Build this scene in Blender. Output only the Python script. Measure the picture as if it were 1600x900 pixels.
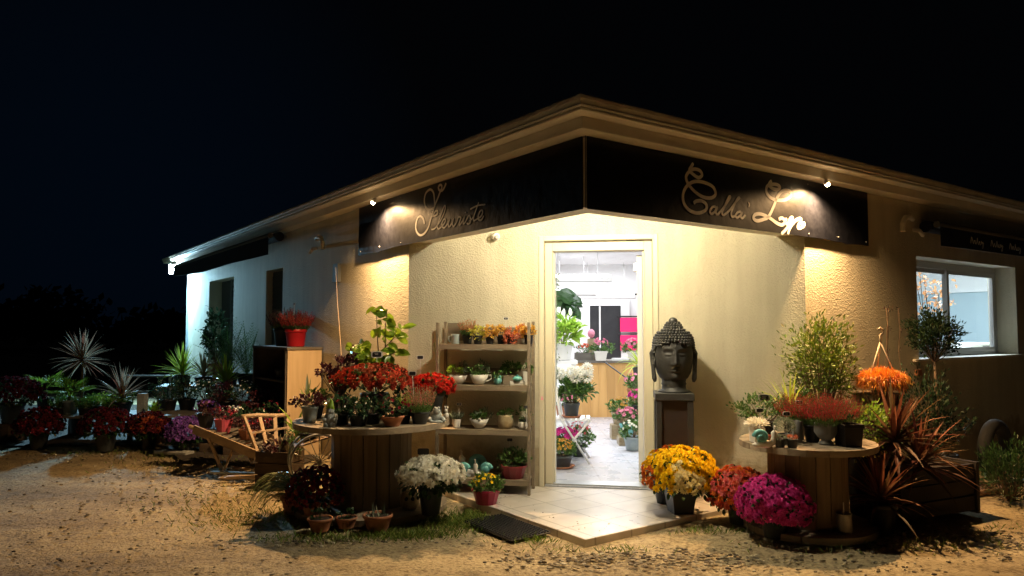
import bpy, math, random
from mathutils import Vector, Matrix
R = random.Random(7)
rad = math.radians
D = bpy.data
for o in list(D.objects): D.objects.remove(o)
scn = bpy.context.scene
COL = scn.collection

# ------------------------------------------------------------------ camera
CH = 1.4; PITCH = math.atan(65/1150); CP, SP = math.cos(PITCH), math.sin(PITCH)
cam = D.objects.new('camera', D.cameras.new('camera')); COL.objects.link(cam)
cam.data.sensor_width = 36; cam.data.lens = 36*1150/1600
cam.data.clip_start = .05; cam.data.clip_end = 2000
cam.location = (0, 0, CH); cam.rotation_euler = (rad(90)+PITCH, 0, 0)
scn.camera = cam
# ------------------------------------------------------------------ night sky
w = D.worlds.new('World'); scn.world = w; w.use_nodes = True
nt = w.node_tree; bg = nt.nodes['Background']
sky = nt.nodes.new('ShaderNodeTexSky'); sky.sky_type = 'NISHITA'; sky.sun_disc = False
sky.sun_elevation = rad(-14); sky.sun_rotation = rad(-60); sky.altitude = 0
mixw = nt.nodes.new('ShaderNodeMix'); mixw.data_type = 'RGBA'; mixw.blend_type = 'ADD'; mixw.inputs[0].default_value = 1
mixw.inputs[7].default_value = (.008, .018, .045, 1)
wtc = nt.nodes.new('ShaderNodeTexCoord'); dot = nt.nodes.new('ShaderNodeVectorMath'); dot.operation = 'DOT_PRODUCT'; dot.inputs[1].default_value = (-.50, .85, .13)
nt.links.new(wtc.outputs['Generated'], dot.inputs[0]); wr = nt.nodes.new('ShaderNodeValToRGB'); nt.links.new(dot.outputs['Value'], wr.inputs[0])
wr.color_ramp.elements[0].position = .90; wr.color_ramp.elements[0].color = (.010, .012, .017, 1); wr.color_ramp.elements[1].position = 1.0; wr.color_ramp.elements[1].color = (.008, .030, .070, 1)  # blue haze glow of the floodlight painted into the sky colour
nt.links.new(wr.outputs[0], mixw.inputs[7])
nt.links.new(sky.outputs[0], mixw.inputs[6]); nt.links.new(mixw.outputs[2], bg.inputs[0])
bg.inputs[1].default_value = .05
# ------------------------------------------------------------------ view
scn.view_settings.view_transform = 'Standard'; scn.view_settings.look = 'None'
scn.view_settings.exposure = .42; scn.view_settings.gamma = 1
# ------------------------------------------------------------------ lamps
def light(name, kind, loc, energy, color, size=.05, target=None, **kw):
    l = D.lights.new(name, kind); l.energy = energy; l.color = color
    if kind == 'AREA': l.size = size
    else: l.shadow_soft_size = size
    for k, v in kw.items(): setattr(l, k, v)
    o = D.objects.new(name, l); COL.objects.link(o); o.location = loc
    if target is not None: o.rotation_euler = (Vector(target)-Vector(loc)).to_track_quat('-Z', 'Y').to_euler()
    return o
def unit(x, y):
    n = math.hypot(x, y); return Vector((x/n, y/n, 0))
LD = unit(-.582, .813); RD = unit(.813, .582)
PC = Vector((.475, 4.74, 0))
K1 = PC+LD*2.44; K2 = PC+RD*2.44; CD = (K2-K1).normalized()
NL = Vector((-RD.x, -RD.y, 0)); NR = Vector((RD.y, -RD.x, 0)); NC = Vector((CD.y, -CD.x, 0))
class Fr:
    def __init__(s, o, d, n): s.o, s.d, s.n = o, d, n
    def p(s, t, n, z): 
        v = s.o+s.d*t+s.n*n; return Vector((v.x, v.y, z))
FL = Fr(PC, LD, NL); FR = Fr(PC, RD, NR); FC = Fr(K1, CD, NC)
ENT = (.60, 5.27, 2.42)
light('entrance_lamp_light', 'POINT', ENT, 93, (1, .88, .64), .035)
SPL = FL.p(2.86, .12, 2.60); SPR = FR.p(2.53, .12, 2.60)
light('left_spot_light', 'SPOT', SPL, 400, (1, .60, .27), .02, SPL+NL*.22+Vector((0, 0, -1.1))-LD*.1, spot_size=rad(160), spot_blend=1)
light('right_spot_light', 'SPOT', SPR, 400, (1, .60, .27), .02, SPR+NR*.22+Vector((0, 0, -1.1))-RD*.1, spot_size=rad(160), spot_blend=1)
FLD = FL.p(11.85, .14, 2.57)
light('floodlight_light', 'SPOT', FLD+Vector((.02, -.16, -.04)), 900, (.38, .76, 1), .05, FLD+NL*1.7-LD*1.3+Vector((0, 0, -1.5)), spot_size=rad(158), spot_blend=.6)
light('shop_light', 'AREA', (.9, 9.0, 2.52), 80, (.90, .95, 1), 1.5, (.9, 9.0, 0))
light('shop_back_light', 'AREA', (1.3, 12.2, 2.52), 60, (.90, .93, 1), 1.5, (1.3, 12.2, 0))
light('workroom_light', 'AREA', (5.5, 9.6, 2.52), 115, (.76, .90, 1), 1.3, (5.5, 9.6, 0))

# ------------------------------------------------------------------ materials
def mat(name, col, rough=.7, col2=None, scale=8, bump=0, bscale=40, island=None, metal=0, spec=.5, detail=6, emit=None, estr=0, transl=0, coat=0, stretch=None, **_k):
    m = D.materials.new(name); m.use_nodes = True; n = m.node_tree.nodes; l = m.node_tree.links
    b = n['Principled BSDF']
    b.inputs['Base Color'].default_value = (*col, 1); b.inputs['Roughness'].default_value = rough
    b.inputs['Metallic'].default_value = metal; b.inputs['Specular IOR Level'].default_value = spec
    if coat: b.inputs['Coat Weight'].default_value = coat; b.inputs['Coat Roughness'].default_value = .12
    tc = n.new('ShaderNodeTexCoord'); src = tc.outputs['Object']
    if stretch:
        mp = n.new('ShaderNodeMapping'); mp.inputs['Scale'].default_value = stretch; l.new(src, mp.inputs[0]); src = mp.outputs[0]
    out = None
    if island:
        g = n.new('ShaderNodeNewGeometry'); cr = n.new('ShaderNodeValToRGB')
        l.new(g.outputs['Random Per Island'], cr.inputs[0]); e = cr.color_ramp.elements
        e[0].color = (*island[0], 1); e[1].color = (*island[-1], 1)
        for k, c in enumerate(island[1:-1]):
            x = e.new((k+1)/(len(island)-1)); x.color = (*c, 1)
        out = cr.outputs[0]
    elif col2:
        t = n.new('ShaderNodeTexNoise'); t.inputs['Scale'].default_value = scale; t.inputs['Detail'].default_value = detail
        t.inputs['Roughness'].default_value = .65
        l.new(src, t.inputs[0]); cr = n.new('ShaderNodeValToRGB'); e = cr.color_ramp.elements
        e[0].position = .32; e[1].position = .68; e[0].color = (*col, 1); e[1].color = (*col2, 1)
        l.new(t.outputs[0], cr.inputs[0]); out = cr.outputs[0]
    if out: l.new(out, b.inputs['Base Color'])
    if bump:
        t2 = n.new('ShaderNodeTexNoise'); t2.inputs['Scale'].default_value = bscale; t2.inputs['Detail'].default_value = 5
        l.new(src, t2.inputs[0]); bp = n.new('ShaderNodeBump'); bp.inputs['Strength'].default_value = bump; bp.inputs['Distance'].default_value = .01
        l.new(t2.outputs[0], bp.inputs['Height']); l.new(bp.outputs[0], b.inputs['Normal'])
    if emit: b.inputs['Emission Color'].default_value = (*emit, 1); b.inputs['Emission Strength'].default_value = estr
    if transl:
        tr = n.new('ShaderNodeBsdfTranslucent'); mx = n.new('ShaderNodeMixShader'); mx.inputs[0].default_value = transl
        if out: l.new(out, tr.inputs[0])
        else: tr.inputs[0].default_value = (*col, 1)
        l.new(b.outputs[0], mx.inputs[1]); l.new(tr.outputs[0], mx.inputs[2]); l.new(mx.outputs[0], n['Material Output'].inputs[0])
    return m
def leafm(name, *cols, rough=.45, transl=.22, spec=.5): return mat(name, cols[0], rough, island=cols, transl=transl, spec=spec)

def wall_mat():
    m = mat('cream render', (.56, .50, .36), .9)
    n, l = m.node_tree.nodes, m.node_tree.links; b = n['Principled BSDF']
    tc = n.new('ShaderNodeTexCoord')
    a = n.new('ShaderNodeTexNoise'); a.inputs['Scale'].default_value = 1.6; a.inputs['Detail'].default_value = 8; l.new(tc.outputs['Object'], a.inputs[0])
    cr = n.new('ShaderNodeValToRGB'); cr.color_ramp.elements[0].position = .3; cr.color_ramp.elements[1].position = .7
    cr.color_ramp.elements[0].color = (.54, .50, .375, 1); cr.color_ramp.elements[1].color = (.645, .60, .46, 1)
    l.new(a.outputs[0], cr.inputs[0])
    # rain streaks and scuffs
    mp = n.new('ShaderNodeMapping'); mp.inputs['Scale'].default_value = (6, 6, .7); l.new(tc.outputs['Object'], mp.inputs[0])
    s = n.new('ShaderNodeTexNoise'); s.inputs['Scale'].default_value = 1.5; s.inputs['Detail'].default_value = 6; l.new(mp.outputs[0], s.inputs[0])
    c2 = n.new('ShaderNodeValToRGB'); c2.color_ramp.elements[0].position = .35; c2.color_ramp.elements[1].position = .62
    c2.color_ramp.elements[0].color = (.89, .88, .86, 1); c2.color_ramp.elements[1].color = (1, 1, 1, 1); l.new(s.outputs[0], c2.inputs[0])
    mu = n.new('ShaderNodeMix'); mu.data_type = 'RGBA'; mu.blend_type = 'MULTIPLY'; mu.inputs[0].default_value = 1
    l.new(cr.outputs[0], mu.inputs[6]); l.new(c2.outputs[0], mu.inputs[7])
    sx = n.new('ShaderNodeSeparateXYZ'); l.new(tc.outputs['Object'], sx.inputs[0]); dn = n.new('ShaderNodeTexNoise'); dn.inputs['Scale'].default_value = 7; dn.inputs['Detail'].default_value = 7; l.new(tc.outputs['Object'], dn.inputs[0])
    ma = n.new('ShaderNodeMath'); ma.operation = 'MULTIPLY_ADD'; ma.inputs[1].default_value = -.55; l.new(dn.outputs[0], ma.inputs[0]); l.new(sx.outputs['Z'], ma.inputs[2])
    c3 = n.new('ShaderNodeValToRGB'); c3.color_ramp.elements[0].position = 0; c3.color_ramp.elements[1].position = .14; c3.color_ramp.elements[0].color = (.62, .56, .47, 1); c3.color_ramp.elements[1].color = (1, 1, 1, 1); l.new(ma.outputs[0], c3.inputs[0])
    m4 = n.new('ShaderNodeMix'); m4.data_type = 'RGBA'; m4.blend_type = 'MULTIPLY'; m4.inputs[0].default_value = 1; l.new(mu.outputs[2], m4.inputs[6]); l.new(c3.outputs[0], m4.inputs[7]); l.new(m4.outputs[2], b.inputs['Base Color'])
    v = n.new('ShaderNodeTexNoise'); v.inputs['Scale'].default_value = 42; v.inputs['Detail'].default_value = 4; l.new(tc.outputs['Object'], v.inputs[0])
    v2 = n.new('ShaderNodeTexVoronoi'); v2.inputs['Scale'].default_value = 75; l.new(tc.outputs['Object'], v2.inputs[0])
    ad = n.new('ShaderNodeMath'); ad.operation = 'ADD'; l.new(v.outputs[0], ad.inputs[0]); l.new(v2.outputs[0], ad.inputs[1])
    bp = n.new('ShaderNodeBump'); bp.inputs['Strength'].default_value = .35; bp.inputs['Distance'].default_value = .010
    l.new(ad.outputs[0], bp.inputs['Height']); l.new(bp.outputs[0], b.inputs['Normal'])
    return m
def ground_mat():
    m = mat('gravelly sand', (.3, .24, .14), .95)
    n, l = m.node_tree.nodes, m.node_tree.links; b = n['Principled BSDF']
    tc = n.new('ShaderNodeTexCoord')
    def noise(sc, det, p0, p1, c0, c1, typ='n'):
        a = n.new('ShaderNodeTexNoise' if typ == 'n' else 'ShaderNodeTexVoronoi'); a.inputs['Scale'].default_value = sc
        if typ == 'n': a.inputs['Detail'].default_value = det
        l.new(tc.outputs['Object'], a.inputs[0])
        cr = n.new('ShaderNodeValToRGB'); e = cr.color_ramp.elements
        e[0].position = p0; e[1].position = p1; e[0].color = (*c0, 1); e[1].color = (*c1, 1)
        l.new(a.outputs[0], cr.inputs[0]); return a, cr
    a, c1 = noise(.9, 9, .35, .65, (.37, .305, .18), (.48, .405, .25))
    c, c3 = noise(34, 6, .36, .52, (.55, .52, .5), (1, 1, 1))
    d, c4 = noise(5, 6, .3, .7, (.82, .80, .77), (1.1, 1.08, 1.04))
    def mul(x, y):
        mu = n.new('ShaderNodeMix'); mu.data_type = 'RGBA'; mu.blend_type = 'MULTIPLY'; mu.inputs[0].default_value = 1
        l.new(x, mu.inputs[6]); l.new(y, mu.inputs[7]); return mu.outputs[2]
    mp2 = n.new('ShaderNodeMapping'); mp2.inputs['Rotation'].default_value = (0, 0, .35); mp2.inputs['Scale'].default_value = (.35, 1.8, 1); l.new(tc.outputs['Object'], mp2.inputs[0])
    tr_ = n.new('ShaderNodeTexNoise'); tr_.inputs['Scale'].default_value = 1.3; tr_.inputs['Detail'].default_value = 4; l.new(mp2.outputs[0], tr_.inputs[0])
    ct = n.new('ShaderNodeValToRGB'); ct.color_ramp.elements[0].position = .40; ct.color_ramp.elements[1].position = .60; ct.color_ramp.elements[0].color = (.74, .70, .66, 1); ct.color_ramp.elements[1].color = (1.05, 1.03, 1, 1); l.new(tr_.outputs[0], ct.inputs[0])
    l.new(mul(mul(mul(c1.outputs[0], c3.outputs[0]), c4.outputs[0]), ct.outputs[0]), b.inputs['Base Color'])
    f = n.new('ShaderNodeTexNoise'); f.inputs['Scale'].default_value = 60; f.inputs['Detail'].default_value = 6; l.new(tc.outputs['Object'], f.inputs[0])
    ad = n.new('ShaderNodeMath'); ad.operation = 'MULTIPLY_ADD'; ad.inputs[1].default_value = 3
    l.new(d.outputs[0], ad.inputs[0]); l.new(f.outputs[0], ad.inputs[2])
    bp = n.new('ShaderNodeBump'); bp.inputs['Strength'].default_value = .8; bp.inputs['Distance'].default_value = .02
    l.new(ad.outputs[0], bp.inputs['Height']); l.new(bp.outputs[0], b.inputs['Normal'])
    return m
def tile_mat(name, c0, c1, grout, sz, rough, rot, gw=.022, dl=.80):
    m = mat(name, c0, rough); n, l = m.node_tree.nodes, m.node_tree.links; b = n['Principled BSDF']
    tc = n.new('ShaderNodeTexCoord'); mp = n.new('ShaderNodeMapping'); mp.inputs['Rotation'].default_value = (0, 0, rot)
    l.new(tc.outputs['Object'], mp.inputs[0])
    br = n.new('ShaderNodeTexBrick'); br.offset = 0; br.inputs['Scale'].default_value = 1
    br.inputs['Brick Width'].default_value = sz; br.inputs['Row Height'].default_value = sz; br.inputs['Mortar Size'].default_value = gw*.35
    br.inputs['Color1'].default_value = (*c0, 1); br.inputs['Color2'].default_value = (*c1, 1); br.inputs['Mortar'].default_value = (*grout, 1)
    l.new(mp.outputs[0], br.inputs[0])
    t = n.new('ShaderNodeTexNoise'); t.inputs['Scale'].default_value = 5; t.inputs['Detail'].default_value = 8; l.new(tc.outputs['Object'], t.inputs[0])
    cr = n.new('ShaderNodeValToRGB'); cr.color_ramp.elements[0].position = .3; cr.color_ramp.elements[1].position = .65
    cr.color_ramp.elements[0].color = (dl, dl*.97, dl*.93, 1); cr.color_ramp.elements[1].color = (1, 1, 1, 1); l.new(t.outputs[0], cr.inputs[0])
    mu = n.new('ShaderNodeMix'); mu.data_type = 'RGBA'; mu.blend_type = 'MULTIPLY'; mu.inputs[0].default_value = 1
    l.new(br.outputs[0], mu.inputs[6]); l.new(cr.outputs[0], mu.inputs[7]); l.new(mu.outputs[2], b.inputs['Base Color'])
    ma = n.new('ShaderNodeMapRange'); ma.inputs[3].default_value = rough+.12; ma.inputs[4].default_value = rough-.1
    l.new(t.outputs[0], ma.inputs[0]); l.new(ma.outputs[0], b.inputs['Roughness'])
    return m
def wood_mat(name, c0, c1, sc=(1, 1, 1), rough=.7, grain=14, knots=False):
    m = mat(name, c0, rough); n, l = m.node_tree.nodes, m.node_tree.links; b = n['Principled BSDF']
    tc = n.new('ShaderNodeTexCoord'); mp = n.new('ShaderNodeMapping'); mp.inputs['Scale'].default_value = sc; l.new(tc.outputs['Object'], mp.inputs[0])
    t = n.new('ShaderNodeTexNoise'); t.inputs['Scale'].default_value = grain; t.inputs['Detail'].default_value = 8; t.inputs['Distortion'].default_value = .6
    l.new(mp.outputs[0], t.inputs[0]); cr = n.new('ShaderNodeValToRGB'); cr.color_ramp.elements[0].position = .32; cr.color_ramp.elements[1].position = .68
    cr.color_ramp.elements[0].color = (*c0, 1); cr.color_ramp.elements[1].color = (*c1, 1); l.new(t.outputs[0], cr.inputs[0])
    out = cr.outputs[0]
    g = n.new('ShaderNodeNewGeometry'); mr = n.new('ShaderNodeMapRange'); mr.inputs[3].default_value = .72; mr.inputs[4].default_value = 1.15
    l.new(g.outputs['Random Per Island'], mr.inputs[0])
    mu = n.new('ShaderNodeMix'); mu.data_type = 'RGBA'; mu.blend_type = 'MULTIPLY'; mu.inputs[0].default_value = 1
    l.new(out, mu.inputs[6]); l.new(mr.outputs[0], mu.inputs[7]); out = mu.outputs[2]
    if knots:
        v = n.new('ShaderNodeTexVoronoi'); v.inputs['Scale'].default_value = 4.2; m2 = n.new('ShaderNodeMapping'); m2.inputs['Scale'].default_value = (1, 1, .55)
        l.new(tc.outputs['Object'], m2.inputs[0]); l.new(m2.outputs[0], v.inputs[0])
        c2 = n.new('ShaderNodeValToRGB'); c2.color_ramp.elements[0].position = .06; c2.color_ramp.elements[1].position = .13
        c2.color_ramp.elements[0].color = (.25, .16, .1, 1); c2.color_ramp.elements[1].color = (1, 1, 1, 1); l.new(v.outputs[0], c2.inputs[0])
        m3 = n.new('ShaderNodeMix'); m3.data_type = 'RGBA'; m3.blend_type = 'MULTIPLY'; m3.inputs[0].default_value = 1
        l.new(out, m3.inputs[6]); l.new(c2.outputs[0], m3.inputs[7]); out = m3.outputs[2]
    l.new(out, b.inputs['Base Color'])
    bp = n.new('ShaderNodeBump'); bp.inputs['Strength'].default_value = .3; bp.inputs['Distance'].default_value = .004
    l.new(t.outputs[0], bp.inputs['Height']); l.new(bp.outputs[0], b.inputs['Normal'])
    return m

M = dict(
 wall=wall_mat(), ground=ground_mat(),
 trim=mat('painted eave', (.74, .69, .58), .6, (.64, .59, .49), 3, .15, 30),
 gutter=mat('grey beige gutter', (.55, .53, .47), .45, (.36, .34, .29), 4),
 roof=mat('roof covering', (.12, .10, .09), .9),
 sign=mat('black sign sheet', (.0035, .004, .007), .36, (.010, .011, .016), 14, .25, 9, detail=10, spec=.28),
 letter=mat('silver lettering', (.74, .72, .68), .5),
 navy=mat('navy awning cloth', (.006, .010, .028), .8, (.012, .02, .05), 6, .3, 20),
 alu=mat('white lacquered aluminium', (.46, .44, .42), .4), metal=mat('galvanised metal', (.5, .5, .48), .4, (.35, .35, .34), 10, metal=.7),
 black=mat('matt black plastic', (.012, .012, .014), .5, (.02, .02, .022), 10), rubber=mat('black rubber', (.005, .005, .006), .4, spec=.3),
 dkbar=mat('dull grey bar', (.13, .13, .125), .75), white=mat('white paint', (.78, .77, .74), .5), iwhite=mat('interior white paint', (.80, .79, .78), .7),
 bluegrey=mat('blue grey interior paint', (.42, .52, .56), .7),
 cream=mat('cream joinery', (.70, .64, .48), .45, (.66, .60, .45), 3),
 glass=None,
 terrace=tile_mat('pale terrace tiles', (.66, .61, .55), (.62, .57, .51), (.40, .36, .31), .333, .30, -math.atan2(RD.y, RD.x)),
 ifloor=tile_mat('pale shop floor', (.56, .57, .62), (.53, .54, .60), (.44, .44, .48), .40, .28, 0, dl=.95),
 spool=wood_mat('weathered spool boards', (.17, .115, .06), (.30, .215, .12), (1, 1, .08), .75, 16, True),
 spooltop=wood_mat('grey spool disc', (.22, .17, .11), (.38, .30, .21), (.12, 1, 1), .7, 14),
 shelfw=wood_mat('grey brown shelf boards', (.15, .115, .075), (.25, .195, .13), (.15, 1, 1), .75, 20),
 cabw=wood_mat('light pine panel', (.50, .37, .21), (.60, .46, .28), (1, 1, .1), .6, 12),
 cabd=wood_mat('grey cabinet boards', (.12, .105, .085), (.17, .15, .12), (.2, 1, 1), .7, 12),
 barrow=wood_mat('bleached barrow wood', (.27, .19, .115), (.39, .28, .175), (.2, 1, 1), .7, 20),
 counter=wood_mat('honey pine boards', (.62, .33, .10), (.74, .43, .15), (1, 1, .06), .45, 12, True),
 crate=wood_mat('dark crate boards', (.045, .028, .016), (.09, .058, .032), (.2, 1, 1), .8, 18),
 darksheet=mat('added dark sheet', (.02, .016, .012), .95, (.05, .038, .026), 22, .8, 30), g_shade=leafm('shade darkened leaves', (.008, .020, .008), (.014, .034, .012), (.022, .05, .016), rough=.55, spec=.3), dullrubber=mat('dull black rubber', (.010, .010, .010), .85),  # added ground sheet and near-black leaves: shade put into both colours
 darkwood=wood_mat('blackened boards', (.016, .011, .008), (.035, .024, .016), (.2, 1, 1), .85, 18),
 terra=mat('terracotta', (.34, .12, .055), .8, (.42, .18, .09), 14, .2, 40),
 slab=mat('clay paving slab', (.32, .18, .10), .85, (.40, .25, .15), 9, .2, 40),
 soil=mat('potting soil', (.02, .014, .01), .95, (.045, .03, .02), 40, .6, 60),
 dkpot=mat('anthracite plastic pot', (.03, .034, .034), .45), blackpot=mat('black nursery pot', (.008, .008, .009), .5),
 greypot=mat('grey ceramic pot', (.13, .135, .13), .5, (.18, .18, .17), 12), bluepot=mat('blue grey zinc pot', (.22, .27, .28), .5, (.30, .35, .36), 10),
 magpot=mat('magenta plastic pot', (.42, .012, .07), .35), redpot=mat('red plastic pot', (.45, .012, .025), .4), crimpot=mat('crimson plastic pot', (.22, .015, .025), .4),
 whitecer=mat('white ceramic', (.68, .64, .57), .3), creamcer=mat('mottled cream ceramic', (.45, .38, .24), .4, (.24, .16, .07), 14),
 teal=mat('glazed turquoise ceramic', (.10, .36, .36), .22, (.20, .50, .47), 8), stone=mat('pale grey stone', (.30, .32, .31), .8, (.42, .44, .42), 20, .4, 60),
 buddha=mat('dark grey cast stone', (.019, .019, .0185), .55, (.036, .0355, .033), 11, .3, 60),
 pedestal=mat('dark stained pedestal', (.025, .025, .024), .5, (.045, .043, .04), 6), pedin=mat('rust brown inset panel', (.022, .014, .011), .6, (.034, .02, .015), 8),
 zinc=mat('ribbed tin', (.42, .38, .32), .45, (.28, .25, .21), 18, metal=.5),
 tag=mat('black slate label', (.015, .015, .017), .6), tagrim=mat('white label rim', (.62, .61, .58), .6),
 stem=mat('green stem', (.07, .12, .035), .6), twig=mat('brown twig', (.09, .055, .03), .8, (.14, .09, .05), 20), 
 hook=mat('ivory plastic hanger', (.55, .42, .28), .5),
 pebble=mat('pebbles', (.4, .35, .25), .85, island=((.09, .07, .05), (.15, .12, .08), (.24, .19, .12), (.34, .29, .19), (.52, .46, .34))),
 grass=leafm('grass blades', (.08, .15, .012), (.15, .23, .02), (.24, .24, .05), rough=.6),
 g1=leafm('mid green leaves', (.05, .11, .02), (.08, .17, .03), (.12, .22, .05)),
 g2=leafm('dark green leaves', (.018, .045, .014), (.03, .075, .02), (.05, .11, .03), rough=.35),
 g3=leafm('lime green leaves', (.16, .30, .03), (.25, .40, .04), (.33, .45, .06), transl=.4),
 g4=leafm('grey green leaves', (.12, .16, .10), (.20, .25, .17), (.30, .35, .26)),
 g5=leafm('olive shrub leaves', (.07, .12, .008), (.12, .19, .012), (.19, .26, .02), (.10, .08, .02)),
 lemon=leafm('citrus leaves', (.13, .20, .015), (.20, .30, .02), (.08, .14, .012), rough=.3, transl=.35),
 glossy=leafm('glossy dark leaves', (.02, .05, .025), (.035, .075, .035), (.05, .10, .05), rough=.15),
 cordy=leafm('red bronze strap leaves', (.16, .04, .025), (.30, .11, .06), (.30, .15, .08), (.18, .12, .05), (.10, .025, .018), (.08, .06, .02), rough=.6, spec=.3),
 cordyg=leafm('pale bronze strap leaves', (.30, .24, .18), (.40, .32, .22), (.35, .10, .06), (.45, .42, .30), rough=.45, transl=.4),
 yucca=leafm('yellow green strap leaves', (.34, .46, .03), (.50, .60, .06), (.38, .42, .12), rough=.4, transl=.42),
 phorm=leafm('bronze and cream strap leaves', (.10, .07, .04), (.30, .27, .14), (.20, .15, .08), rough=.4),
 variegated=leafm('variegated strap leaves', (.10, .16, .03), (.34, .36, .18), (.16, .22, .05), rough=.4),
 purplefol=leafm('purple foliage', (.03, .008, .014), (.06, .014, .02), (.10, .02, .03), rough=.5),
 succ=leafm('orange trailing stems', (.85, .42, .02), (.80, .28, .02), (.65, .13, .03), (.9, .52, .04), rough=.5),
 ochre=leafm('yellow orange foliage', (.62, .33, .04), (.70, .45, .06), (.55, .20, .05), rough=.5),
 ylwfol=leafm('yellow foliage', (.55, .50, .05), (.68, .60, .10), (.38, .40, .04), rough=.5),
 rustfol=leafm('rust pink foliage', (.55, .12, .06), (.62, .22, .10), (.5, .08, .06), rough=.5),
 p_white=leafm('white petals', (.88, .86, .76), (.90, .88, .80), (.80, .75, .60), rough=.8, spec=.15),
 p_cream=leafm('cream petals', (.80, .70, .35), (.86, .78, .48), rough=.8, spec=.15),
 p_yellow=leafm('golden petals', (.88, .60, .008), (.92, .68, .015), (.86, .50, .006), rough=.8, spec=.15),
 p_orange=leafm('burnt orange petals', (.62, .13, .02), (.70, .20, .03), rough=.8, spec=.15),
 p_coral=leafm('coral petals', (.62, .07, .035), (.70, .12, .06), (.60, .20, .14), rough=.8, spec=.15),
 p_pinksal=leafm('salmon pink petals', (.70, .20, .18), (.72, .13, .14), rough=.8, spec=.15),
 p_magenta=leafm('magenta petals', (.68, .05, .32), (.76, .09, .40), (.60, .03, .24), rough=.8, spec=.15),
 p_red=leafm('scarlet petals', (.50, .012, .008), (.62, .03, .015), (.42, .008, .008), rough=.8, spec=.15),
 p_brick=leafm('brick red petals', (.40, .035, .018), (.52, .075, .035), (.30, .02, .012), rough=.8, spec=.15),
 p_wine=leafm('wine red petals', (.20, .014, .03), (.28, .03, .05), (.14, .01, .02), rough=.8, spec=.15),
 p_wineshade=leafm('shade darkened wine petals', (.07, .008, .014), (.12, .018, .025), (.05, .006, .01), rough=.9, spec=.1), p_purple=leafm('violet petals', (.16, .06, .30), (.24, .10, .38), rough=.8, spec=.15),  # first colour: wine petals with the shade of the left row put in
 p_rust=leafm('rust petals', (.26, .05, .02), (.34, .08, .03), rough=.8, spec=.15),
 p_pink=leafm('pink petals', (.75, .22, .34), (.80, .38, .45), (.70, .12, .28), rough=.8, spec=.15),
 h_red=leafm('rose heather', (.42, .03, .05), (.50, .06, .07), (.34, .02, .035), rough=.8, spec=.15),
 h_pink=leafm('pink heather', (.55, .14, .17), (.62, .25, .22), (.45, .10, .12), rough=.8, spec=.15),
 pinkcloth=mat('fuchsia cloth', (.85, .015, .16), .6), pinkwrap=mat('pink wrapping film', (.45, .06, .10), .3, (.6, .12, .16), 12),
 maple=leafm('orange autumn leaves', (.72, .34, .14), (.80, .46, .24), rough=.6),
 ivory=leafm('ivory spathes', (.85, .84, .70), (.80, .84, .60), rough=.6),
 shutter=mat('grey shutters', (.10, .11, .11), .6), dark=mat('dark void', (.01, .01, .012), .6),
 lampw=mat('warm lamp lens', (1, .9, .7), .4, emit=(1, .72, .38), estr=60), ledm=mat('cold led lens', (1, 1, 1), .4, emit=(.62, .88, 1), estr=450),
 entm=mat('entrance lamp globe', (1, 1, 1), .4, emit=(1, .86, .56), estr=30), tubem=mat('fluorescent tube', (1, 1, 1), .4, emit=(.95, .97, 1), estr=4),
)
def glass():
    m = D.materials.new('window glass'); m.use_nodes = True; n, l = m.node_tree.nodes, m.node_tree.links
    n.remove(n['Principled BSDF']); t = n.new('ShaderNodeBsdfTransparent'); g = n.new('ShaderNodeBsdfGlossy'); g.inputs['Roughness'].default_value = .02
    mx = n.new('ShaderNodeMixShader'); mx.inputs[0].default_value = .05
    t.inputs[0].default_value = (.93, .96, .97, 1)
    l.new(t.outputs[0], mx.inputs[1]); l.new(g.outputs[0], mx.inputs[2]); l.new(mx.outputs[0], n['Material Output'].inputs[0])
    return m
M['glass'] = glass()

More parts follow.
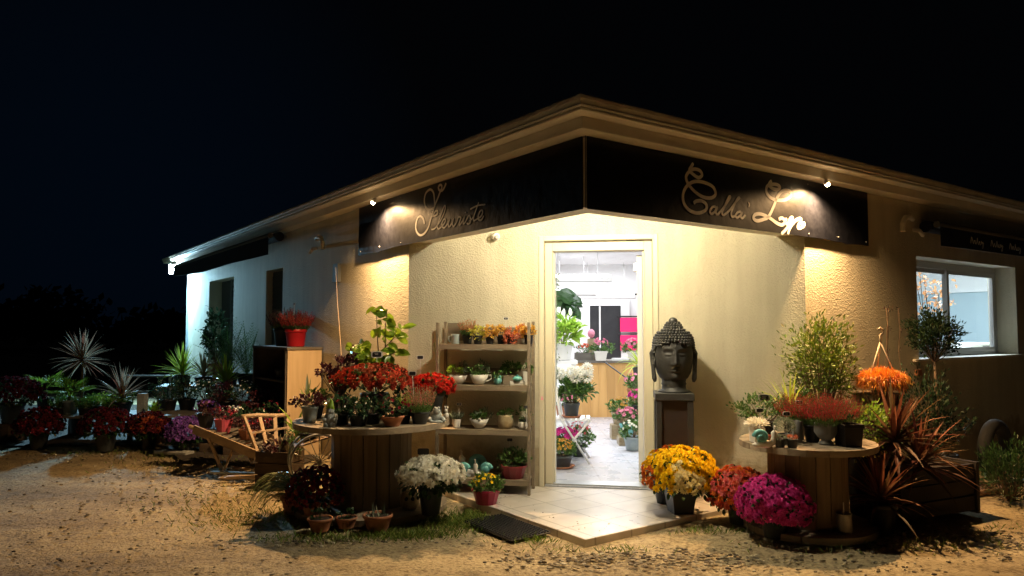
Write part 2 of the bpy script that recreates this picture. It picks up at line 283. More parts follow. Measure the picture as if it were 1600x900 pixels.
# ------------------------------------------------------------------ mesh helpers
V = Vector
class MB:
    def __init__(s): s.v, s.f, s.m = [], [], []
    def add(s, vs, fs, mi=0):
        k = len(s.v); s.v += [tuple(p) for p in vs]
        for f in fs: s.f.append([i+k for i in f]); s.m.append(mi)
    def box8(s, c, mi=0): s.add(c, [(0, 3, 2, 1), (4, 5, 6, 7), (0, 1, 5, 4), (1, 2, 6, 5), (2, 3, 7, 6), (3, 0, 4, 7)], mi)
    def box(s, x0, x1, y0, y1, z0, z1, mi=0, bev=0):
        s.box8([(x0, y0, z0), (x1, y0, z0), (x1, y1, z0), (x0, y1, z0), (x0, y0, z1), (x1, y0, z1), (x1, y1, z1), (x0, y1, z1)], mi)
    def boxf(s, fr, t0, t1, n0, n1, z0, z1, mi=0):
        s.box8([fr.p(t0, n0, z0), fr.p(t1, n0, z0), fr.p(t1, n1, z0), fr.p(t0, n1, z0), fr.p(t0, n0, z1), fr.p(t1, n0, z1), fr.p(t1, n1, z1), fr.p(t0, n1, z1)], mi)
    def bar(s, a, b, w, h, mi=0, up=V((0, 0, 1))):
        a, b = V(a), V(b); d = (b-a).normalized(); sd = d.cross(up)
        if sd.length < 1e-3: sd = d.cross(V((1, 0, 0)))
        sd.normalize(); u = sd.cross(d)
        c = []
        for p in (a, b):
            c += [p-sd*w/2-u*h/2, p+sd*w/2-u*h/2, p+sd*w/2+u*h/2, p-sd*w/2+u*h/2]
        s.box8(c, mi)
    def tube(s, pts, r, seg=8, mi=0, cap=True):
        pts = [V(p) for p in pts]; n = len(pts); rs = r if isinstance(r, (list, tuple)) else [r]*n
        k = len(s.v); prev = None
        for i, p in enumerate(pts):
            d = (pts[min(i+1, n-1)]-pts[max(i-1, 0)]).normalized()
            a = prev if prev else (V((0, 0, 1)) if abs(d.z) < .9 else V((1, 0, 0)))
            x = (a-d*a.dot(d)).normalized(); y = d.cross(x); prev = x
            for j in range(seg):
                t = 2*math.pi*j/seg; s.v.append(tuple(p+(x*math.cos(t)+y*math.sin(t))*rs[i]))
        for i in range(n-1):
            for j in range(seg):
                a, b = k+i*seg+j, k+i*seg+(j+1) % seg; s.f.append([a, b, b+seg, a+seg]); s.m.append(mi)
        if cap:
            s.f.append([k+j for j in range(seg)][::-1]); s.m.append(mi); s.f.append([k+(n-1)*seg+j for j in range(seg)]); s.m.append(mi)
    def lathe(s, prof, c=(0, 0, 0), seg=24, mi=0, sx=1, sy=1, close=True, phase=0, rip=0, ripn=0):
        k = len(s.v); n = len(prof)
        for r, z in prof:
            for j in range(seg):
                t = 2*math.pi*j/seg+phase; rr = r*(1+rip*math.cos(ripn*t))
                s.v.append((c[0]+rr*math.cos(t)*sx, c[1]+rr*math.sin(t)*sy, c[2]+z))
        for i in range(n-1):
            for j in range(seg):
                a, b = k+i*seg+j, k+i*seg+(j+1) % seg; s.f.append([a, b, b+seg, a+seg]); s.m.append(mi)
        if close:
            s.f.append([k+j for j in range(seg)][::-1]); s.m.append(mi)
            s.f.append([k+(n-1)*seg+j for j in range(seg)]); s.m.append(mi)
    def sphere(s, c, r, sx=1, sy=1, sz=1, seg=12, rings=8, mi=0):
        s.lathe([(r*math.sin(math.pi*i/rings)+1e-4, -r*sz*math.cos(math.pi*i/rings)) for i in range(rings+1)], c, seg, mi, sx, sy)
    def dia(s, p, d, L, W, mi=0, up=None, fold=.15):
        """small leaf: folded diamond"""
        p = V(p); d = V(d).normalized()
        if up is None: up = V((R.uniform(-1, 1), R.uniform(-1, 1), R.uniform(.2, 1)))
        sd = d.cross(up)
        if sd.length < 1e-3: sd = V((1, 0, 0))
        sd.normalize(); nn = sd.cross(d)
        m = p+d*L*.5; k = len(s.v)
        s.v += [tuple(p), tuple(m+sd*W/2+nn*W*fold), tuple(p+d*L), tuple(m-sd*W/2+nn*W*fold)]
        s.f += [[k, k+1, k+2], [k, k+2, k+3]]; s.m += [mi, mi]
    def oval(s, p, d, L, W, mi=0, up=None, curl=.2):
        """broad leaf: 6 sided, curled"""
        p = V(p); d = V(d).normalized(); up = V(up) if up is not None else V((R.uniform(-1, 1), R.uniform(-1, 1), 1))
        sd = d.cross(up)
        if sd.length < 1e-3: sd = V((1, 0, 0))
        sd.normalize(); nn = sd.cross(d); k = len(s.v)
        st = [(0, 0, 0), (.22, .38, 0), (.5, .5, .02), (.78, .34, -.06), (1, 0, -.2)]
        for t, wd, z in st:
            c = p+d*L*t+nn*z*L*curl*3
            if wd == 0: s.v.append(tuple(c))
            else: s.v += [tuple(c-sd*W*wd+nn*W*.18), tuple(c), tuple(c+sd*W*wd+nn*W*.18)]
        F = [[k, k+1, k+2], [k, k+2, k+3], [k+1, k+4, k+5, k+2], [k+2, k+5, k+6, k+3], [k+4, k+7, k+8, k+5], [k+5, k+8, k+9, k+6], [k+7, k+10, k+8], [k+8, k+10, k+9]]
        s.f += F; s.m += [mi]*8
    def strap(s, p, d, L, W, droop=1., seg=6, mi=0, fold=.2, taper=.75):
        p = V(p); d = V(d).normalized(); k = len(s.v); st = L/seg
        for i in range(seg+1):
            t = i/seg; sd = d.cross(V((0, 0, 1)))
            if sd.length < 1e-3: sd = V((1, 0, 0))
            sd.normalize(); nn = sd.cross(d)
            wd = W/2*(.55+.45*min(1, t*5))*(1 if t < taper*.5 else max(0.03, 1-((t-taper*.5)/(1-taper*.5))**1.6))
            s.v += [tuple(p-sd*wd+nn*wd*fold*2), tuple(p), tuple(p+sd*wd+nn*wd*fold*2)]
            p = p+d*st; d = (d+V((0, 0, -1))*droop*st*(1+t)).normalized()
        for i in range(seg):
            a = k+i*3; s.f += [[a, a+1, a+4, a+3], [a+1, a+2, a+5, a+4]]; s.m += [mi, mi]
    def build(s, name, mats, parent=None, smooth=False, loc=None):
        me = D.meshes.new(name); me.from_pydata(s.v, [], s.f)
        for m in (mats if isinstance(mats, (list, tuple)) else [mats]): me.materials.append(M[m] if isinstance(m, str) else m)
        me.polygons.foreach_set('material_index', s.m)
        if smooth: me.polygons.foreach_set('use_smooth', [True]*len(s.f))
        me.update(); o = D.objects.new(name, me); COL.objects.link(o)
        if parent: o.parent = parent
        if loc is not None: o.location = loc
        return o
def bevel(o, w=.004, seg=2):
    b = o.modifiers.new('b', 'BEVEL'); b.width = w; b.segments = seg; b.limit_method = 'ANGLE'; return o
def tag(o, label, cat, group=None):
    o['label'] = label; o['category'] = cat
    if group: o['group'] = group
    return o
def struct(o, kind='structure'): o['kind'] = kind; return o
def thing(name, label, cat, loc=(0, 0, 0), rz=0, group=None):
    o = D.objects.new(name, None); COL.objects.link(o); o.location = loc; o.rotation_euler = (0, 0, rz); o.empty_display_size = .1
    return tag(o, label, cat, group)
def at(px, Y, z=0):
    """world point standing at depth Y whose bearing is px"""
    return V(((px-800)/1150*(Y*CP+(z-CH)*SP), Y, z))
def zat(py, Y):
    a = (450-py)/1150; return CH+Y*(a*CP+SP)/(CP-a*SP)
def plane_px(fr, px, py, n):
    d = V(((px-800)/1150, CP-(450-py)/1150*SP, SP+(450-py)/1150*CP)); o = V((0, 0, CH))
    q = fr.o+fr.n*n; k = (q-o).dot(fr.n)/d.dot(fr.n); h = o+d*k
    return (h-fr.o).dot(fr.d), h.z
def cr_spline(pts, n=5):
    out = []; P = [pts[0]]+list(pts)+[pts[-1]]
    for i in range(1, len(P)-2):
        p0, p1, p2, p3 = [V((*q, 0)) if len(q) == 2 else V(q) for q in P[i-1:i+3]]
        for j in range(n):
            t = j/n
            out.append(.5*((2*p1)+(p2-p0)*t+(2*p0-5*p1+4*p2-p3)*t*t+(3*p1-p0-3*p2+p3)*t**3))
    q = pts[-1]; out.append(V((*q, 0)) if len(q) == 2 else V(q)); return out
def rdir(el0=-90, el1=90):
    a = R.uniform(0, 2*math.pi); e = math.asin(R.uniform(math.sin(rad(el0)), math.sin(rad(el1))))
    return V((math.cos(a)*math.cos(e), math.sin(a)*math.cos(e), math.sin(e)))

# ================================================================== SETTING
g = MB(); NX = 60
xs = [-400, -60, -20]+[-10+i*.5 for i in range(41)]+[20, 60, 400]; ys = [-200, -20]+[i*.5 for i in range(0, 41)]+[40, 100, 500]
for y in ys:
    for x in xs:
        fade = 1 if abs(x) < 10.1 and 0 <= y <= 20 else 0
        z = (.010*math.sin(x*2.1+y*.7)+.008*math.sin(y*2.9-x*1.3)-.018)*fade-.002
        g.v.append((x, y, z))
for j in range(len(ys)-1):
    for i in range(len(xs)-1):
        a = j*len(xs)+i; g.f.append([a, a+1, a+1+len(xs), a+len(xs)]); g.m.append(0)
struct(g.build('ground', 'ground', smooth=True))
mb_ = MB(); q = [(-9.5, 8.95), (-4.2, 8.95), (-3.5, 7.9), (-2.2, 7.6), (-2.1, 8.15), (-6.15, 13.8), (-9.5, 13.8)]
mb_.add([(x, y, .008) for x, y in q], [list(range(len(q)))]); struct(mb_.build('added_dark_sheet', 'darksheet'))  # dark sheet added to darken bright ground between the left plants
ft = MB()
for i in range(26):
    cx = -62+i*2.6+R.uniform(-1, 1); cy = 50+R.uniform(-5, 5); hh = R.uniform(2.2, 5.2); wd = R.uniform(2, 3.5)
    for _ in range(330):
        d = rdir(-20, 90); k = R.uniform(.5, 1); ft.dia((cx+d.x*wd*k, cy+d.y*wd*k, max(0, hh*.45+d.z*hh*.6*k)), rdir(), R.uniform(.4, .9), .4)
struct(ft.build('far_trees', 'g_shade'), 'stuff')
# terrace
T0 = V((.48, 4.90, 0)); TL = T0+LD*2.30; TR = T0+RD*2.30
tb = MB()
def prism(mb, poly, z0, z1, mi=0):
    n = len(poly); mb.add([(p[0], p[1], z0) for p in poly]+[(p[0], p[1], z1) for p in poly], [list(range(n))[::-1], list(range(n, 2*n))]+[[i, (i+1) % n, n+(i+1) % n, n+i] for i in range(n)], mi)
prism(tb, [T0, TR, K2-NC*.004, K1-NC*.004, TL], -.05, .03)
bevel(struct(tb.build('terrace', 'terrace')), .004, 1)
fl = MB(); E1 = FL.p(11.57, 0, 0); E2 = FR.p(9.5, 0, 0); E3 = E1+E2-PC
ins = [K1-NC*.01+CD*.05, K2-NC*.01-CD*.05, E2-NR*.1, E3-(RD+LD)*.1, E1-NL*.1]
prism(fl, ins, -.05, .04); struct(fl.build('shop_floor', 'ifloor'))

# pebbles & leaf litter
pb = MB()
def pebble(x, y, r, z=0):
    k = len(pb.v); h = r*R.uniform(.35, .7); a0 = R.uniform(0, 6.3); e = R.uniform(.6, 1)
    n = 6
    for ring, (rr, zz) in enumerate(((1, 0), (.75, .75))):
        for j in range(n):
            t = a0+2*math.pi*j/n; q = r*rr*R.uniform(.8, 1.15)
            pb.v.append((x+q*math.cos(t), y+q*math.sin(t)*e, z-.012+h*zz))
    pb.v.append((x, y, z-.012+h*1.1))
    for j in range(n):
        b = (j+1) % n; pb.f.append([k+j, k+b, k+n+b, k+n+j]); pb.f.append([k+n+j, k+n+b, k+2*n]); pb.m += [0, 0]
def in_terr(x, y):
    q = V((x, y, 0))-T0; return (V((x, y, 0))-PC).dot(NL) < -.14 and (V((x, y, 0))-PC).dot(NR) < -.14
def outside(x, y):
    q = V((x, y, 0))-PC; return q.dot(NL) > .02 or q.dot(NR) > .02 
def clump(cx, cy, sx, sy, n, r0, r1):
    for _ in range(n):
        x, y = R.gauss(cx, sx), R.gauss(cy, sy)
        if outside(x, y) and not in_terr(x, y): pebble(x, y, R.uniform(r0, r1))
for _ in range(5200):
    y = 3.6+6.5*R.random()**1.5; x = R.uniform(-.78, .78)*y
    if not outside(x, y) or in_terr(x, y): continue
    pebble(x, y, .003+.014*R.random()**3)
clump(.75, 4.62, .42, .10, 420, .006, .02); clump(-1.1, 5.0, .5, .07, 150, .006, .022); clump(-.35, 5.35, .15, .12, 60, .006, .02)
clump(3.2, 5.0, .6, .18, 330, .006, .024); clump(-2.6, 6.4, .6, .4, 350, .005, .02); clump(2.6, 5.0, .4, .15, 160, .005, .02)
clump(-4.4, 8.3, 1.0, .3, 260, .006, .022); clump(-3.2, 7.3, .5, .3, 160, .006, .022); clump(1.6, 4.5, .5, .12, 130, .005, .014)
for _ in range(170):
    a_, b_ = R.random(), R.random(); t_ = R.choice((0, 1)); e_ = (LD if t_ else RD); o_ = (RD if t_ else LD)
    q_ = T0+e_*2.2*a_+o_*(.02+.35*b_**3); x, y = q_.x, q_.y
    if (V((x, y, 0))-PC).dot(NL) < -.2 and (V((x, y, 0))-PC).dot(NR) < -.2 and (V((x, y, 0))-K1).dot(NC) > .05: pebble(x, y, R.uniform(.003, .008), .042)
struct(pb.build('gravel_stones', 'pebble'), 'stuff')
gr = MB()
def tuft(cx, cy, sx, sy, n, h0=.02, h1=.07):
    for _ in range(n):
        x, y = R.gauss(cx, sx), R.gauss(cy, sy)
        if in_terr(x, y) or not outside(x, y): continue
        a = R.uniform(0, 6.3); gr.dia((x, y, -.012), (math.cos(a)*.6, math.sin(a)*.6, R.uniform(.4, 1)), R.uniform(h0, h1), R.uniform(.003, .009), 0)
for p in ((-.42, 5.45, .12, .13, 1500), (-.25, 5.62, .08, .10, 700), (-.75, 5.12, .2, .06, 1200), (-1.2, 5.03, .3, .05, 500), (.2, 5.0, .12, .05, 250), (1.2, 5.22, .25, .04, 330), (.55, 4.78, .2, .04, 200),
          (-2.4, 6.2, .35, .3, 260), (-3.3, 7.9, .5, .25, 300), (-4.3, 8.5, .6, .2, 260), (3.6, 5.3, .5, .12, 260), (-2.0, 5.6, .25, .2, 500), (2.5, 4.9, .5, .1, 300)): tuft(*p)
struct(gr.build('grass', 'grass'), 'stuff')

# ================================================================== BUILDING
B = thing('shop_building', 'single storey cream rendered corner shop with its doorway under the cut off corner', 'building', (PC.x, PC.y, 0))
def part(mb, name, mats, par=None, smooth=False):
    par = par or B; o = mb.build(name, mats, par, smooth); off = par
    p = V((0, 0, 0)); q = par
    while q: p += q.location; q = q.parent
    o.location = -p; return o
zt = 2.658
m = MB()
m.boxf(FL, 2.44, 5.95, -.25, 0, -.1, zt); m.boxf(FL, 5.95, 6.65, -.25, -.12, -.1, 2.21); m.boxf(FL, 5.95, 6.65, -.25, 0, 2.21, zt)
m.boxf(FL, 5.95, 6.65, -.12, 0, -.1, .9)
m.boxf(FL, 6.65, 8.27, -.25, 0, -.1, zt); m.boxf(FL, 8.27, 9.82, -.25, 0, 2.23, zt); m.boxf(FL, 9.82, 11.57, -.25, 0, -.1, zt)
part(m, 'wall', 'wall')
m = MB()   # chamfer wall with doorway
DT0, DT1, DZ = 1.246, 2.195, 2.185; CL = (K2-K1).length
m.boxf(FC, 0, DT0, -.25, 0, -.1, zt); m.boxf(FC, DT1, CL, -.25, 0, -.1, zt); m.boxf(FC, DT0, DT1, -.25, 0, DZ, zt)
part(m, 'wall', 'wall')
m = MB()   # right wing with window
WT0, WT1, WZ0, WZ1 = 4.34, 6.70, 1.09, 2.13
m.boxf(FR, 2.44, WT0, -.30, 0, -.1, zt); m.boxf(FR, WT1, 9.5, -.30, 0, -.1, zt); m.boxf(FR, WT0, WT1, -.30, 0, -.1, WZ0); m.boxf(FR, WT0, WT1, -.30, 0, WZ1, zt)
part(m, 'wall', 'wall')
m = MB()   # far walls
def wseg(mb, a, b, th, z0, z1, mi=0):
    d = (b-a).normalized(); n = V((-d.y, d.x, 0)); f = Fr(a, d, n); mb.boxf(f, 0, (b-a).length, 0, th, z0, z1, mi)
wseg(m, E1, E3, -.2, -.1, zt); wseg(m, E3, E2, -.2, -.1, zt)
part(m, 'wall', 'bluegrey')
m = MB(); wseg(m, V((-5.6, 13.6, 0)), V((5.6, 13.6, 0)), .12, .0, 2.6)
part(m, 'partition_wall', 'iwhite')
m = MB(); wseg(m, V((2.62, 6.55, 0)), V((2.75, 13.6, 0)), .1, 0, 2.6)
part(m, 'partition_wall', 'iwhite')
m = MB(); wseg(m, V((-.75, 7.5, 0)), V((-.75, 13.6, 0)), .1, 0, 2.6); part(m, 'partition_wall', 'iwhite')
m = MB(); c = FC; m.boxf(FC, DT0-.9, DT0-.02, -.27, -.252, .04, 2.6); m.boxf(FC, DT1+.02, DT1+.9, -.27, -.252, .04, 2.6); part(m, 'inner_lining', 'iwhite')
m = MB(); prism(m, ins, 2.6, 2.64); part(m, 'ceiling', 'iwhite')
# beams over the entrance
m = MB(); m.boxf(FL, 0, 2.46, -.16, .012, 2.19, 2.655); m.boxf(FR, .16, 2.46, -.16, .012, 2.19, 2.655); part(m, 'beam', 'trim')
m = MB(); prism(m, [PC+V((0, .1, 0)), FR.p(2.6, -.1, 0), K2-NC*.1, K1-NC*.1, FL.p(2.6, -.1, 0)], 2.635, 2.658); part(m, 'porch_ceiling', 'wall')
TLn, TRn = 12.6, 10.2
def sweep(name, prof, mt, smooth=False, prof_close=True):
    mb = MB(); n = len(prof); k = 0
    for (nn, z) in prof:
        mb.v += [tuple(FL.p(TLn, nn, z)), tuple(V((PC.x, PC.y, 0))+NL*nn+NR*nn+V((0, 0, z))), tuple(FR.p(TRn, nn, z))]
    for i in range(n if prof_close else n-1):
        j = (i+1) % n
        for s in (0, 1): mb.f.append([i*3+s, i*3+s+1, j*3+s+1, j*3+s]); mb.m.append(0)
    mb.f.append([i*3 for i in range(n)]); mb.f.append([i*3+2 for i in range(n)][::-1]); mb.m += [0, 0]
    return part(mb, name, mt, None, smooth)
sweep('soffit', [(-.4, 2.660), (.140, 2.660), (.144, 2.664), (.144, 2.735), (-.4, 2.735)], 'trim')
sweep('fascia', [(-.35, 2.737), (.235, 2.737), (.240, 2.742), (.240, 2.752), (-.35, 2.752)], 'trim')
sweep('gutter', [(.10, 2.757), (.235, 2.757), (.252, 2.760), (.257, 2.768), (.250, 2.774), (.256, 2.784), (.266, 2.80), (.270, 2.818), (.267, 2.826), (.252, 2.826), (.246, 2.79), (.10, 2.79)], 'gutter')
m = MB(); rp = [V((PC.x, PC.y, 0))+(NL+NR)*.2, FR.p(TRn, .2, 0), E3+RD*.7+LD*.9, FL.p(TLn, .2, 0)]
prism(m, rp, 2.792, 2.80); part(m, 'roof', 'roof')
# recess fittings on the left wing
sh = MB()
for i in range(26): sh.boxf(FL, 8.30, 9.04, -.20, -.175, .12+i*.08, .12+i*.08+.066)
sh.boxf(FL, 8.27, 9.82, -.24, -.21, 0, 2.23); sh.boxf(FL, 9.04, 9.10, -.21, -.16, 0, 2.23)
part(sh, 'shutter', 'shutter')
sh = MB(); sh.boxf(FL, 5.97, 6.63, -.118, -.09, .92, 2.19)
for i in range(15): sh.boxf(FL, 6.0, 6.60, -.09, -.075, .95+i*.08, .95+i*.08+.062)
part(sh, 'shutter', 'shutter')
# door frame
df = MB(); f = FC; fz = 2.10
df.boxf(f, DT0+.003, DT0+.07, -.22, -.05, .045, DZ-.003); df.boxf(f, DT1-.07, DT1-.003, -.22, -.05, .045, DZ-.003); df.boxf(f, DT0+.07, DT1-.07, -.22, -.05, fz, DZ-.003)
df.boxf(f, DT0+.07, DT0+.085, -.19, -.09, .045, fz); df.boxf(f, DT1-.085, DT1-.07, -.19, -.09, .045, fz)
# raised flat surround
for a, b, z0, z1 in ((DT0-.045, DT0-.003, .03, DZ+.045), (DT1+.003, DT1+.045, .03, DZ+.045), (DT0-.003, DT1+.003, DZ+.003, DZ+.045)): df.boxf(f, a, b, .0, .012, z0, z1)
dfo = part(df, 'door_frame', 'cream'); bevel(dfo, .004, 1)
m = MB(); m.boxf(f, DT0+.07, DT1-.07, -.20, -.04, .03, .052); part(m, 'threshold', 'metal')
# open door leaf swung inward on the right
dl = MB(); hp = FC.p(DT1-.09, -.22, 0); dd = (-NC*.99+CD*.07).normalized(); dn = V((-dd.y, dd.x, 0)); fd = Fr(hp, dd, dn)
dl.boxf(fd, 0, .80, 0, .045, .05, 2.07); dlo = part(dl, 'door', 'white')
hd = MB(); h0 = fd.p(.72, .05, 1.05); hd.tube([h0, h0+dn*.04, h0+dn*.045-dd*.10], .009); part(hd, 'handle', 'metal', dlo)
hd = MB(); hd.boxf(fd, .02, .12, .046, .075, 1.93, 2.0); part(hd, 'door_closer', 'metal', dlo)
# window
wf = MB(); f = FR; n0, n1 = -.27, -.21
wf.boxf(f, WT0, WT1, n0, n1, WZ0, WZ0+.06); wf.boxf(f, WT0, WT1, n0, n1, WZ1-.075, WZ1); wf.boxf(f, WT0, WT0+.05, n0, n1, WZ0+.06, WZ1-.075); wf.boxf(f, WT1-.06, WT1, n0, n1, WZ0+.06, WZ1-.075)
wo = part(wf, 'window', 'alu'); bevel(wo, .005, 1)
sa = MB(); wm = 5.47
for (a, b, q0, q1) in ((WT0+.05, wm+.03, -.262, -.235), (wm-.03, WT1-.06, -.232, -.205)):
    zz0, zz1 = WZ0+.06, WZ1-.075
    sa.boxf(f, a, b, q0, q1, zz0, zz0+.05); sa.boxf(f, a, b, q0, q1, zz1-.045, zz1); sa.boxf(f, a, a+.05, q0, q1, zz0+.05, zz1-.045); sa.boxf(f, b-.05, b, q0, q1, zz0+.05, zz1-.045)
part(sa, 'frame', 'alu', wo)
pn = MB(); pn.boxf(f, WT0+.1, wm-.02, -.252, -.248, WZ0+.11, WZ1-.12); pn.boxf(f, wm+.02, WT1-.11, -.221, -.217, WZ0+.11, WZ1-.12); part(pn, 'pane', 'glass', wo)
sl = MB(); sl.boxf(f, WT0-.12, WT1+.05, -.205, .045, WZ0-.0, WZ0+.022); part(sl, 'sill', 'trim', wo)
tr = MB(); q = E3; 
dW = (E2-E3).normalized(); fW = Fr(E3, dW, V((dW.y, -dW.x, 0)))
tot = (E2-E3).length
side = 1 if (PC-E3).dot(fW.n) > 0 else -1
fW = Fr(E3, dW, fW.n*side)
tr.boxf(fW, .3, tot-.3, .204, .24, 1.98, 2.05); tr.boxf(fW, .3, tot-.3, .204, .212, 2.051, 2.6)
part(tr, 'trunking', 'iwhite')

# ================================================================== SIGNS
def ribbon(mb, fr, pts, wdt, n, th=.004):
    P = [V((a, b, 0)) for a, b in pts]; k = len(mb.v); N = len(P)
    for i, p in enumerate(P):
        d = (P[min(i+1, N-1)]-P[max(i-1, 0)])
        if d.length < 1e-6: d = V((1, 0, 0))
        d.normalize(); s = V((-d.y, d.x, 0)); ww = wdt*(.55 if i in (0, N-1) else 1)
        for q, nn in ((p-s*ww/2, n), (p+s*ww/2, n), (p+s*ww/2, n+th), (p-s*ww/2, n+th)): mb.v.append(tuple(fr.p(q.x, nn, q.y)))
    for i in range(N-1):
        a = k+i*4
        for (u, v_) in ((0, 1), (1, 2), (2, 3), (3, 0)): mb.f.append([a+u, a+v_, a+4+v_, a+4+u]); mb.m.append(0)
def lettering(fr, n, origin, sc, strokes, par, wpx):
    for j, (st, wd) in enumerate(strokes):
        pass
def write(fr, n, origin, sc, letters, par):
    """letters: list of (stroke list, width)"""
    for strokes in letters:
        mb = MB()
        for q, (st, wd) in enumerate(strokes):
            pp = cr_spline(st, 6); pts = [plane_px(fr, origin[0]+p.x/sc, origin[1]+p.y/sc, n) for p in pp]
            ribbon(mb, fr, pts, wd, n+.0003*q, .0008)
        part(mb, 'letter', 'letter', par)
def sign_panel(name, label, fr, t1):
    root = thing(name, label, 'sign', fr.p(t1/2, .03, 2.18))
    mb = MB(); N = 46; k = 0
    for i in range(N+1):
        t = .004+(t1-.004)*i/N; s = max(0, min(1, (t-2.3)/.5)); zb = 2.18-.006*s*(1+math.sin(t*9))-(.012*s if t > 3 else 0)
        nn = .023
        a = .018 if i else .018
        mb.v += [tuple(fr.p(t, .014, zb)), tuple(fr.p(t, nn, zb)), tuple(fr.p(t, nn, 2.656)), tuple(fr.p(t, .014, 2.656))]
    for i in range(N):
        a = i*4
        for u, v_ in ((0, 1), (1, 2), (2, 3), (3, 0)): mb.f.append([a+u, a+v_, a+4+v_, a+4+u]); mb.m.append(0)
    mb.f += [[0, 1, 2, 3], [N*4+3, N*4+2, N*4+1, N*4]]; mb.m += [0, 0]
    part(mb, 'panel', 'sign', root)
    for t, z in ((t1-.05, 2.20), (t1-.5, 2.21), (t1-.95, 2.205), (t1-.95, 2.625)): 
        c = fr.p(t, .026, z); rv = MB(); rv.sphere(c, .006, seg=6, rings=4); part(rv, 'rivet', 'metal', root)
    return root
sgl = sign_panel('shop_sign', 'long black shop sign left of the corner with silver script reading Fleuriste', FL, 3.51)
sgr = sign_panel('shop_sign', "long black shop sign right of the corner with silver script reading Calla' Lys", FR, 3.42)
m = MB(); m.box(PC.x-.002, PC.x+.003, PC.y-.038, PC.y-.034, 2.185, 2.655); part(m, 'corner_bead', 'dkbar', sgr)
FLEUR = [
 [([(548,130),(530,180),(500,225),(465,225),(450,190),(465,158),(490,160),(492,195),(470,250),(440,330),(410,400),(392,450),(330,472),(285,430),(270,350),(290,260),(345,213),(385,250),(398,330),(400,420),(380,500),(350,600),(320,700),(270,775),(215,797),(172,750),(162,670),(185,580),(222,555),(258,590),(272,655)], .020), ([(350,510),(375,545),(405,550),(442,525),(440,490),(410,495),(380,550),(350,575)], .015)],
 [([(360,725),(400,715),(460,640),(520,520),(540,440),(525,425),(490,520),(455,620),(435,690),(455,718),(490,690)], .014)],
 [([(490,690),(530,640),(540,600),(520,595),(497,640),(500,690),(530,700),(570,650)], .014)],
 [([(570,650),(592,600),(577,660),(587,690),(620,650),(645,590),(630,650),(645,685),(680,640)], .014)],
 [([(680,640),(705,570),(720,562),(737,578),(717,640),(722,670),(760,610)], .014)],
 [([(760,610),(787,555),(767,620),(772,655),(800,620)], .014), ([(794,515),(799,498)], .014)],
 [([(800,620),(842,545),(862,590),(858,635),(830,655),(812,640)], .014)],
 [([(850,620),(900,560),(940,450),(965,375)], .012), ([(945,440),(905,550),(900,610),(930,600)], .014), ([(858,466),(950,420),(1050,405)], .013)],
 [([(930,600),(990,560),(1015,510),(1010,480),(985,490),(960,550),(965,600),(1000,600),(1030,550)], .014)]]
write(FL, .0236, (630, 270), 8.18, FLEUR, sgl)
CALLA = [
 [([(260,90),(235,130),(225,160),(265,200),(310,225),(342,200),(320,160),(270,145),(225,165),(193,210),(200,260),(230,310),(290,370),(360,410),(430,415),(468,380),(450,320),(400,285),(320,262),(250,268),(195,310),(163,380),(170,460),(215,525),(280,555),(340,550),(380,520),(380,475),(340,445),(290,445),(262,465)], .026)],
 [([(472,500),(440,500),(415,540),(430,565),(460,545),(482,500),(470,550),(485,575)], .018)],
 [([(485,575),(540,510),(595,430),(607,405),(590,410),(555,490),(530,550),(540,582)], .018)],
 [([(540,582),(600,530),(660,450),(692,417),(675,420),(635,500),(615,560),(625,592),(650,585)], .018)],
 [([(705,545),(675,550),(655,580),(670,600),(700,580),(717,550),(705,590),(720,605),(748,575)], .018)],
 [([(775,455),(785,480),(778,500)], .012)],
 [([(995,255),(975,275),(970,300),(1010,330),(1055,335),(1070,310),(1040,290),(985,290),(950,310),(945,360),(980,410),(1040,435),(1110,435),(1165,405),(1175,365),(1140,345),(1090,355),(1045,410),(1010,500),(965,590),(920,615),(860,630),(825,610),(835,575),(880,565),(930,580),(985,610),(1040,650),(1085,668),(1110,655),(1115,625),(1090,605),(1060,615)], .028)],
 [([(1135,605),(1122,645),(1142,657),(1170,605),(1192,605),(1165,660),(1120,720),(1085,752)], .026), ([(1190,660),(1165,700),(1145,755)], .024)],
 [([(1190,660),(1215,630),(1250,610),(1270,622),(1240,680),(1250,700),(1288,682),(1300,655),(1262,650)], .026)]]
write(FR, .0236, (1040, 240), 6.0, CALLA, sgr)

# spot lamps, entrance lamp, floodlight
def spot(label, p, n):
    r = thing('spotlight', label, 'lamp', p, 0, 'spotlights above the signs')
    a = MB(); a.tube([V((0, 0, .055)), V((0, 0, .02))]+[n*.0+V((0, 0, .02))], .018); a.tube([V((0, 0, .03)), n*.02+V((0, 0, .012))], .021, 12); a.build('housing', 'alu', r)
    b = MB(); b.tube([n*.02+V((0, 0, .010)), n*.026+V((0, 0, .004))], .018, 12); b.build('lens', 'lampw', r)
spot('small warm spotlight lit above the left sign, beside the word Fleuriste', SPL+NL*.03+V((0, 0, -.002)), NL); spot("small warm spotlight lit above the right sign, over the word Lys", SPR+NR*.03+V((0, 0, -.002)), NR)
r = thing('entrance_lamp', 'round lamp under the porch ceiling behind the signs, hidden by the beam', 'lamp', (ENT[0], ENT[1], 2.633))
a = MB(); a.lathe([(.015, -.12), (.016, -.035), (.09, -.03), (.10, 0)], seg=20); a.build('lamp_base', 'white', r)
a = MB(); a.sphere((0, 0, -.145), .05, seg=14, rings=8, sz=.6); a.build('lamp_globe', 'entm', r)
r = thing('floodlight', 'bright cold white floodlight at the far left end of the roof edge', 'lamp', FLD)
a = MB(); a.box(-.13, .13, -.05, .03, -.10, .10); bevel(a.build('housing', 'black', r), .01); a = MB(); a.box(-.115, .115, -.057, -.051, -.085, .085); a.build('lens', 'ledm', r)
